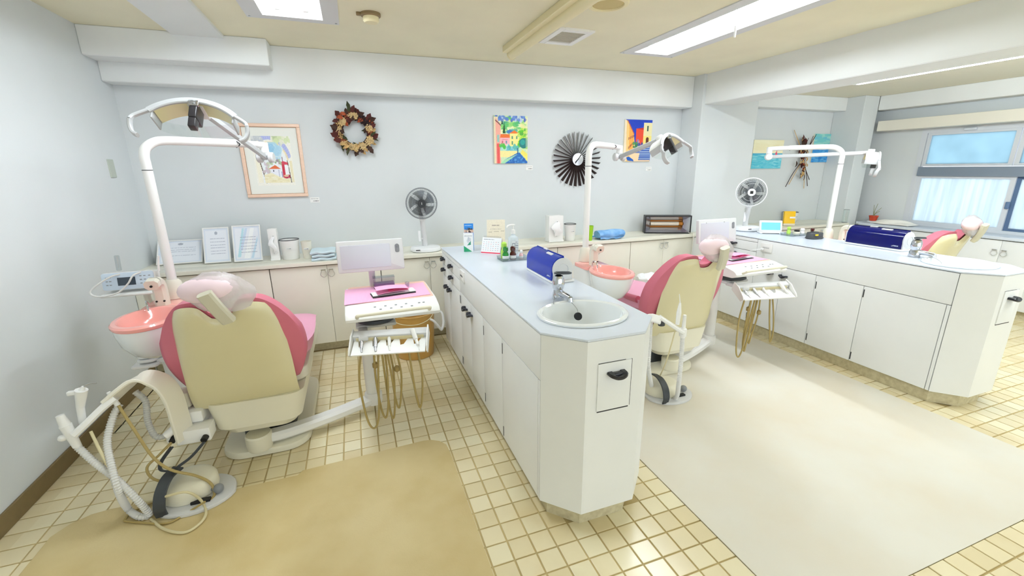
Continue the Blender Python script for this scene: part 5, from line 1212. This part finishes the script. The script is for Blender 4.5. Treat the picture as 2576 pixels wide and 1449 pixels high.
# ---- paper towel dispensers and taps on the islands
def dispenser(x0, x1, y0, y1, lab, m, cap):
    t = thing('towel_dispenser', lab, 'dispenser', ((x0+x1)/2, (y0+y1)/2, .86)); z = .8605
    part('base', MB().box(x0-.004, x1+.004, y0-.004, y1+.004, z, z+.014, .004), 'white_plastic', t)
    w_ = x1-x0; prof = [(x0, z+.015), (x0, z+.075)]+[(x0+w_*.52-w_*.52*math.cos(q), z+.075+.068*math.sin(q)) for q in [R_(15*k) for k in range(1, 7)]]
    prof2 = [(x0+w_*.52+w_*.44*math.sin(q), z+.075+.068*math.cos(q)*.96) for q in [R_(15*k) for k in range(0, 7)]]+[(x1, z+.015)]
    part('cover', MB().rings([[(x, y0+.012, zz) for x, zz in prof+[(x0+w_*.52, z+.147), (x0+w_*.56, z+.147), (x0+w_*.54, z+.015)]], [(x, y1, zz) for x, zz in prof+[(x0+w_*.52, z+.147), (x0+w_*.56, z+.147), (x0+w_*.54, z+.015)]]]), m, t, angle=20)
    part('back_cover', MB().rings([[(x, y0+.014, zz) for x, zz in [(x0+w_*.545, z+.015)]+[(x0+w_*.545, z+.14)]+prof2], [(x, y1-.002, zz) for x, zz in [(x0+w_*.545, z+.015)]+[(x0+w_*.545, z+.14)]+prof2]]), 'white_plastic', t, angle=20)
    part('tear_notch', MB().box(x0+w_*.50, x0+w_*.60, (y0+y1)/2+.03, (y0+y1)/2+.08, z+.1445, z+.1505), 'white_plastic', t, smooth=False)
    part('lock', MB().at(frame((x0+w_*.36, (y0+y1)/2-.05, z+.138), (0, -1, 0), (.8, 0, .25))).prism(rrect(.075, .018, .008, 4), 0, .005, .002, 0), 'grey_white', t)
    cx = x0+w_*.5; e = part('end_cap', MB().at(frame((cx, y0+.012, z+.075), (1, 0, 0), (0, 0, 1))).lathe([(w_*.47, -.002), (w_*.47, .008), (w_*.42, .012), (w_*.26, .013), (w_*.25, .016), (w_*.22, .016), (w_*.21, .012), (.003, .012)], (0, 0, 0), 36).box(-w_*.44, w_*.44, -.06, -.02, 0, .009), cap, t)
    part('end_cap', MB().box(x0+.004, x1-.004, y1-.001, y1+.010, z+.0145, z+.10, .003), cap, t)
    cv = Canvas(24, 8, (20, 40, 130) if m == 'acrylic_blue' else (8, 14, 70)); cv.text(.3, .95, .35, .4, (236, 240, 248)); cv.line(.1, .2, .35, .8, .05, (220, 228, 240))
    printed('logo', cv, frame((x0-.0008, y0+.075, z+.028), (0, -1, 0), (0, 0, 1)), .05, .013, t)
    return t
dispenser(.962, 1.092, 2.05, 2.42, 'translucent blue paper towel dispenser on the island with the calendar', 'acrylic_blue', 'grey_white')
dispenser(3.655, 3.785, 1.93, 2.32, 'dark navy paper towel dispenser on the far island', 'acrylic_navy', 'grey_white')
def tap(x, y, lab):
    t = thing('mixer_tap', lab, 'tap', (x, y, .86)); z = .8605
    part('base', MB().lathe([(.027, z), (.028, z+.004), (.025, z+.03), (.020, z+.05)], (x, y, 0), 24, 1.0, 1.25), 'chrome', t)
    part('body', MB().lathe([(.020, z+.045), (.027, z+.055), (.030, z+.075), (.028, z+.10), (.022, z+.115), (.008, z+.12)], (x, y, 0), 24), 'chrome', t)
    part('spout', MB().tube([(x, y-.008, z+.035), (x+.006, y-.05, z+.034), (x+.014, y-.10, z+.03)], lambda q: .017-.004*q, 12, 5).cyl((x+.014, y-.098, z+.032), (x+.015, y-.102, z+.012), .011, n=14), 'chrome', t)
    part('lever', MB().at(TR(x+.012, y-.005, z+.122, -6, 4, 0)).prism([(-.034, -.018), (.032, -.02), (.05, -.009), (.05, .006), (.022, .02), (-.028, .02), (-.038, .0)], 0, .010, .003), 'dark_grey', t)
    part('lever_pad', MB().at(TR(x+.012, y-.005, z+.1322, -6, 4, 0)).prism([(-.026, -.013), (.027, -.015), (.041, -.007), (.041, .005), (.018, .014), (-.022, .014)], 0, .0025, .001), 'dark_grey', t)
    part('chain', MB().tube([(x+.016, y-.095, z+.012), (x+.022, y-.115, z+.004), (x+.030, y-.135, z-.012), (x+.032, y-.143, z-.028)], .0018, 6, 5), 'steel', t)
    part('plug', MB().cyl((x+.028, y-.150, z-.044), (x+.036, y-.140, z-.044), .019, .017, n=18, bev=.002), 'black_rubber', t)
    part('pop_up_wire', MB().tube([(x-.026, y-.004, z+.028), (x-.030, y-.02, z+.008), (x-.058, y-.075, z+.017), (x-.075, y-.11, z+.018)], .0014, 6, 4).ball((x-.076, y-.112, z+.018), .004, 8, 5), 'steel', t)
    return t
tap(.872, 1.79, 'chrome mixer tap with a black plug on a chain over the near basin')
tap(.872+D, 1.79, 'chrome mixer tap over the basin of the far island')

# ---- on the first island
IZ = .8605
t = thing('leaflet_box', 'white leaflet box with a green corner and blue brochures at the island end', 'leaflets', (.795, 3.16, IZ)); V = TR(.785, 3.17, IZ, 0, 0, -14)
part('box', MB().at(V).box(-.036, .036, -.022, .026, 0, .135), 'paper_white', t, smooth=False)
cv = Canvas(40, 70, (244, 246, 246)); cv.poly([(0, 0), (.85, 0), (0, .34)], (40, 160, 110)).poly([(.35, .35), (.75, .62), (.75, .38)], (60, 150, 120)).daub(.3, .7, .55, .75, [(206, 210, 216), (190, 196, 206)], 10, .08).text(.1, .9, .88, .02, (120, 130, 140)).text(.1, .9, .83, .015, (150, 156, 160))
printed('front_print', cv, V @ frame((-.036, -.0226, 0), (1, 0, 0), (0, 0, 1)), .072, .135, t)
part('brochure', MB().at(V).box(-.03, .04, .028, .036, .0, .205), 'leaflet_blue', t, smooth=False)
cv = Canvas(40, 30, (36, 130, 214)); cv.rect(0, 1, 0, .35, (206, 176, 160)).daub(.2, .9, .05, .5, [(60, 40, 36), (230, 210, 190), (30, 30, 36)], 22, .08).text(.1, .8, .8, .06, (230, 240, 250))
printed('brochure_print', cv, V @ frame((-.03, .0274, .137), (1, 0, 0), (0, 0, 1)), .07, .066, t)
def tent(name, lab, V, w_, h, dep, cv, spiral):
    t = thing(name, lab, 'calendar', V.translation)
    part('front_board', MB().at(V @ TR(0, 0, 0, -math.degrees(math.atan2(dep, h)))).box(-w_/2, w_/2, -.001, .001, 0, h), 'paper_white', t, smooth=False)
    part('back_board', MB().at(V @ TR(0, 2*dep, 0, math.degrees(math.atan2(dep, h)))).box(-w_/2, w_/2, -.001, .001, 0, h), 'plaque_tan', t, smooth=False)
    printed('month_sheet', cv, V @ TR(0, -.0015, 0, -math.degrees(math.atan2(dep, h))) @ frame((-w_/2, 0, 0), (1, 0, 0), (0, 0, 1)), w_, h, t)
    if spiral:
        s = MB().at(V)
        for k in range(16): x = -w_/2+.012+(w_-.024)*k/15; s.tube([(x, dep+.006*math.cos(q), h*.985+.006*math.sin(q)) for q in [2*math.pi*j/8 for j in range(8)]], .0008, 4, 1, closed=True)
        part('spiral', s, 'steel', t, kind='stuff')
    return t
cv = Canvas(60, 56, (246, 247, 250)); cv.rect(0, 1, .02, .09, (230, 44, 84)).text(.08, .6, .86, .04, (110, 116, 130))
for i in range(7):
    for j in range(5): cv.rect(.08+.125*i, .13+.125*i, .20+.125*j, .24+.125*j, (150, 156, 176) if (i+j) % 3 else (210, 120, 130), .7)
tent('desk_calendar', 'small spiral tent calendar with a red strip on the near island', TR(.905, 3.0, IZ, 0, 0, -42), .155, .12, .04, cv, True)
t = thing('award_plaque', 'tall tan folded card leaning behind the desk calendar', 'card', (1.02, 3.07, IZ)); V = frame((.93, 3.17, IZ+.004), (.93, -.36, 0), (-.10, .16, 1))
part('board', MB().at(V).box(0, .14, 0, .225, -.006, 0), 'plaque_tan', t, smooth=False)
cv = Canvas(40, 60, (236, 228, 208)); cv.text(.3, .7, .8, .03, (150, 140, 130)); cv.text(.2, .8, .68, .015, (170, 160, 150)); cv.line(.1, .58, .95, .62, .006, (170, 160, 140)); cv.rect(.72, .86, .02, .28, (120, 110, 110)).grain(4)
printed('face', cv, V @ Matrix.Translation((0, 0, .0008)), .14, .225, t)
# clear tray with bottles
t = thing('clear_tray', 'shallow clear plastic tray holding the medicine bottles', 'tray', (.99, 2.755, IZ))
part('floor', MB().prism(rrect(.19, .13, .012, 3, .99, 2.755), IZ, IZ+.002, 0), 'clear_plastic', t)
part('wall', MB().rings([[(x, y, z) for x, y in rrect(w1, d1, .012, 3, .99, 2.755)] for w1, d1, z in ((.19, .13, IZ+.002), (.196, .136, IZ+.022), (.193, .133, IZ+.022), (.187, .127, IZ+.002))], cap=False, loop=True), 'clear_plastic', t)
def bottle(x, y, h, r, neck, m, capm, lab, z=IZ+.0025, lbl=True, capw=1.0):
    t = thing('bottle', lab, 'bottle', (x, y, z))
    part('body', MB().lathe([(r*.9, z), (r, z+.004), (r, z+h*.45), (r*.85, z+h*.53), (neck, z+h*.62), (neck, z+h*.68)], (x, y, 0), 20), m, t)
    part('cap', MB().lathe([(neck*1.25*capw, z+h*.68), (neck*1.4*capw, z+h*.72), (neck*1.35*capw, z+h*.93), (neck*.8, z+h)], (x, y, 0), 18), capm, t)
    if lbl: part('label', MB().lathe([(r+.0006, z+h*.12), (r+.0006, z+h*.34)], (x, y, 0), 20, cap=False), 'paper_white', t)
    return t
bottle(.932, 2.735, .092, .0215, .013, 'glass_green', 'glass_green', 'dark green glass medicine bottle on the clear tray')
bottle(.985, 2.735, .092, .0215, .013, 'glass_brown', 'glass_brown', 'brown glass medicine bottle on the clear tray')
bottle(1.045, 2.735, .062, .014, .008, 'bottle_pink', 'paper_white', 'tiny pink dropper bottle on the clear tray')
bottle(.94, 2.79, .115, .022, .014, 'lime', 'lime', 'lime green squeeze bottle behind the dark green one', lbl=False)
x, y, z = 1.035, 2.865, IZ
t = thing('pump_bottle', 'large clear hand sanitiser pump bottle behind the medicine bottles', 'bottle', (x, y, z))
part('body', MB().lathe([(.034, z), (.037, z+.006), (.037, z+.12), (.033, z+.135), (.014, z+.148), (.013, z+.16)], (x, y, 0), 24), 'bottle_clear', t)
part('collar', MB().lathe([(.015, z+.158), (.016, z+.162), (.015, z+.185), (.006, z+.19)], (x, y, 0), 18), 'white_plastic', t)
part('pump_head', MB().cyl((x, y, z+.185), (x, y, z+.215), .005, n=10).tube([(x+.012, y, z+.22), (x-.01, y, z+.222), (x-.04, y-.005, z+.218), (x-.052, y-.006, z+.205)], .006, 8, 4), 'white_plastic', t)
cv = Canvas(30, 40, (232, 238, 244)); cv.rect(.1, .5, .5, .8, (120, 130, 150)).rect(.14, .46, .54, .76, (232, 238, 244))
for k in range(6): cv.text(.55, .95, .86-.13*k, .05, (110, 120, 140))
cv.rect(.3, .55, .08, .25, (90, 96, 110)); printed('label', cv, frame((x-.026, y-.0378, z+.02), (1, 0, 0), (0, 0, 1)), .052, .095, t)

# ---- on the tray of each instrument table
def tray_things(dx, tag2):
    z = .7515
    t = single('tray_liner', MB().slab(lambda u, v: (Vector((dx-.107+.478*u, 2.435+.035*u+(.335-.035*u)*v, z+.0012+.001*math.sin(u*9+v*4))), Vector((0, 0, 1))), 16, 10, .001), 'liner_pink', 'pink striped paper liner on the '+tag2+' instrument table', 'tray liner')
    t = thing('clear_box', 'clear box with purple contents on the '+tag2+' instrument table', 'box', (dx+.125, 2.74, z)); x0, x1, y0, y1 = dx+.062, dx+.19, 2.705, 2.765
    part('contents', MB().box(x0+.004, x1-.004, y0+.004, y1-.004, z+.004, z+.035), 'purple_case', t, smooth=False)
    part('shell', MB().box(x0, x1, y0, y1, z+.003, z+.068), 'clear_plastic', t, smooth=False)
    part('lid', MB().box(x0-.002, x1+.002, y0-.002, y1+.002, z+.068, z+.072), 'clear_plastic', t, smooth=False)
    t = thing('chart_folder', 'black edged white folder under pink sheets on the '+tag2+' instrument table', 'folder', (dx+.16, 2.57, z)); V = TR(dx+.165, 2.565, z+.003, 0, 0, 7)
    part('cover', MB().at(V).box(-.125, .125, -.045, .05, 0, .004), 'black_rubber', t, smooth=False)
    part('white_sheet', MB().at(V @ TR(.005, .006, .0045)).box(-.125, .125, -.035, .05, 0, .003), 'paper_white', t, smooth=False)
    for k, (mm, a, b, l) in enumerate((('pink_paper', -.095, .085, .010), ('hot_pink', -.03, .088, .014), ('pink_paper', -.098, .082, .016))):
        part('pink_sheet', MB().at(V @ TR(0, .004, .0095)).slab(lambda u, v: (Vector((a+(b-a)*u, -.042+.088*v, l*(.3+.7*abs(math.sin(u*2.2+.4*k)))+.003+.007*k)), Vector((0, 0, 1))), 12, 4, .0012), mm, t)
    single('small_cup', MB().lathe([(.011, z+.0015), (.014, z+.034), (.0128, z+.034), (.010, z+.004), (.002, z+.0038)], (dx+.262, 2.69, 0), 16), 'clear_cup', 'tiny clear cup behind the folder on the '+tag2+' instrument table', 'cup')
tray_things(0, 'first'); tray_things(D, 'second')

# ---- on the far island
t = thing('desk_display', 'white tabletop display with a blank teal screen on the far island', 'display', (3.61, 2.95, IZ)); V = TR(3.60, 2.955, IZ, 0, 0, -32)
part('foot', MB().at(V).box(-.10, .10, -.05, .05, 0, .018, .006), 'fan_white', t)
part('case', MB().at(V @ TR(0, .0, .018, -16)).box(-.095, .095, -.011, .011, 0, .10, .006), 'fan_white', t)
part('screen', MB().at(V @ TR(0, -.0115, .018, -16)).box(-.08, .08, -.0012, .0, .014, .084), 'teal_screen', t, smooth=False)
part('slot', MB().at(V).box(-.08, .06, -.0512, -.05, .004, .008), 'dark_slot', t, smooth=False)
t = thing('clear_tray', 'shallow clear plastic tray with bottles on the far island', 'tray', (3.685, 2.79, IZ))
part('floor', MB().prism(rrect(.18, .12, .012, 3, 3.685, 2.79), IZ, IZ+.002, 0), 'clear_plastic', t)
part('wall', MB().rings([[(x, y, z) for x, y in rrect(w1, d1, .012, 3, 3.685, 2.79)] for w1, d1, z in ((.18, .12, IZ+.002), (.186, .126, IZ+.022), (.183, .123, IZ+.022), (.177, .117, IZ+.002))], cap=False, loop=True), 'clear_plastic', t)
bottle(3.635, 2.80, .075, .016, .011, 'lime', 'lime', 'lime green bottle on the tray of the far island', lbl=False)
bottle(3.745, 2.755, .06, .018, .012, 'paper_white', 'paper_white', 'small white bottle on the tray of the far island', lbl=False)
t = thing('cotton_jar', 'squat white jar with a dark top on the tray of the far island', 'jar', (3.69, 2.765, IZ+.0025))
part('body', MB().lathe([(.022, IZ+.003), (.026, IZ+.008), (.026, IZ+.032), (.022, IZ+.036)], (3.69, 2.765, 0), 20), 'off_white', t)
part('lid', MB().lathe([(.022, IZ+.036), (.022, IZ+.046), (.016, IZ+.05)], (3.69, 2.765, 0), 20), 'black_rubber', t)
bottle(3.765, 2.68, .072, .017, .011, 'glass_brown', 'glass_brown', 'brown glass bottle beside the black tape holder', z=IZ, lbl=False)
t = thing('tape_holder', 'low black oval box with a yellow tab on the far island', 'box', (3.675, 2.59, IZ)); R = []
for s, zz in ((.9, 0), (1, .006), (1, .012), (.93, .014), (.90, .045), (.84, .052), (.6, .053)): R.append([(3.675+x*s, 2.59+y*s, IZ+zz) for x, y in rrect(.15, .10, .045, 6)])
part('body', MB().rings(R), 'fan_dark', t)
part('well', MB().prism(circ(.042, 20, 3.68, 2.60, .03), IZ+.053, IZ+.0545), 'black_rubber', t)
part('tab', MB().box(3.615, 3.645, 2.535, 2.543, IZ+.032, IZ+.044, .002), 'yellow_pack', t)
# plug and cord in the far island socket
t = thing('power_cord', 'white plug and cord in the wall socket of the far island', 'cord', (3.27, 2.70, .77))
xs_ = .62+D-.009
part('plug', MB().box(xs_-.022, xs_-.0055, 2.715, 2.74, .765, .785, .004), 'fan_white', t)
part('cable', MB().tube([(xs_-.02, 2.728, .775), (xs_-.05, 2.74, .772), (xs_-.08, 2.78, .755), (xs_-.09, 2.83, .70), (xs_-.07, 2.86, .60)], .0035, 6, 5), 'fan_white', t)

# ---- far bay: packet, vase, cloth, plant
t = thing('yellow_packet', 'bright yellow packet standing on the far back worktop', 'packet', (4.86, 3.76, BZ)); V = TR(4.86, 3.76, BZ+.001, -8, 0, -30)
part('pack', MB().at(V).box(-.06, .06, -.02, .02, 0, .17, .004), 'yellow_pack', t)
part('panel', MB().at(V).box(.0, .061, -.0215, -.02, .085, .105), 'paper_white', t, smooth=False)
part('base_strip', MB().at(V).box(-.061, .061, -.0212, .0212, .0, .025), 'plaque_tan', t, smooth=False)
t = thing('glass_vase', 'slim empty glass vase on the worktop by the corner pillar', 'vase', (5.55, 3.90, BZ))
part('glass', MB().lathe([(.026, BZ+.001), (.03, BZ+.006), (.032, BZ+.16), (.029, BZ+.16), (.026, BZ+.01), (.004, BZ+.008)], (5.74, 3.70, 0), 20), 'glass_clear', t)
part('rim', MB().tube([(5.74+.031*math.cos(q), 3.70+.031*math.sin(q), BZ+.16) for q in [2*math.pi*k/20 for k in range(20)]], .002, 6, 1, closed=True), 'mid_grey', t)
part('foot', MB().lathe([(.03, BZ+.0005), (.031, BZ+.004), (.028, BZ+.006)], (5.74, 3.70, 0), 20), 'mid_grey', t)
t.location = (5.74, 3.70, BZ)
for c_ in t.children: c_.location = Vector((5.55, 3.90, BZ))-Vector((5.74, 3.70, BZ))
t['_b'] = (5.74, 3.70, BZ)
rs = random.Random(9)
single('white_cloth', MB().slab(lambda u, v: (Vector((5.96+.20*u+.02*math.sin(v*7), 3.15+.40*v, BZ+.012+.05*abs(math.sin(u*5+v*6))*math.sin(math.pi*u)**.6*math.sin(math.pi*v)**.6)), Vector((0, 0, 1))), 22, 18, .006), 'cloth_white', 'crumpled white cloth on the narrow worktop beside the window', 'cloth')
t = thing('potted_plant', 'tiny red pot with a few bare stalks on a white stand by the window', 'plant', (6.10, 3.60, BZ)); px_, py_ = 6.10, 3.60
part('stand', MB().lathe([(.06, BZ+.001), (.062, BZ+.012), (.055, BZ+.016)], (px_, py_, 0), 20), 'fan_white', t)
part('pot', MB().lathe([(.034, BZ+.017), (.046, BZ+.068), (.049, BZ+.07), (.049, BZ+.08), (.043, BZ+.08), (.04, BZ+.066), (.003, BZ+.064)], (px_, py_, 0), 22), 'terracotta', t)
for k, (dx, dy, h) in enumerate(((-.02, -.03, .15), (.0, .02, .13), (.03, -.05, .10), (-.01, -.06, .06))):
    part('stalk', MB().tube([(px_, py_, BZ+.06), (px_+dx*.4-.01, py_+dy*.3, BZ+.08+h*.4), (px_+dx, py_+dy, BZ+.08+h)], lambda q: .004-.0015*q, 6, 5), 'stalk_green', t)
# ---- waste baskets on the floor
def basket(x, y, r, h, lab, m):
    t = thing('waste_basket', lab, 'waste basket', (x, y, 0))
    part('body', MB().lathe([(r*.86, .001), (r*.88, .006), (r, h), (r-.004, h), (r*.84, .012), (.004, .010)], (x, y, 0), 32), m, t)
    part('rim', MB().rings([[(x+q*math.cos(2*math.pi*k/32), y+q*math.sin(2*math.pi*k/32), zz) for k in range(32)] for q, zz in ((r-.005, h-.002), (r+.006, h-.002), (r+.006, h+.006), (r-.005, h+.006))], cap=False, loop=True), m, t)
    return t
t = basket(.355, 3.385, .172, .36, 'tan plastic waste basket behind the first instrument table', 'basket_tan')
part('liner_loop', MB().tube([(.47, 3.238, .33), (.50, 3.225, .31), (.535, 3.22, .26), (.553, 3.225, .235), (.575, 3.25, .28), (.575, 3.29, .35), (.54, 3.30, .372)], .010, 8, 5), 'hose_white', t)
part('cord', MB().tube([(.17, 3.27, .352), (.25, 3.22, .32), (.36, 3.20, .31), (.46, 3.225, .335), (.52, 3.32, .37)], .0035, 6, 5), 'hose_cream', t)
t = basket(2.70, 3.42, .15, .40, 'cream waste basket with a white liner behind the second chair', 'hose_cream')
part('liner', MB().rings([[(2.70+q*math.cos(2*math.pi*k/24)*(1+.04*math.sin(k*2.7)), 3.42+q*math.sin(2*math.pi*k/24)*(1+.04*math.cos(k*3.1)), zz+.008*math.sin(k*1.9)) for k in range(24)] for q, zz in ((.165, .34), (.162, .42), (.14, .43), (.12, .38), (.02, .36))]), 'paper_white', t)
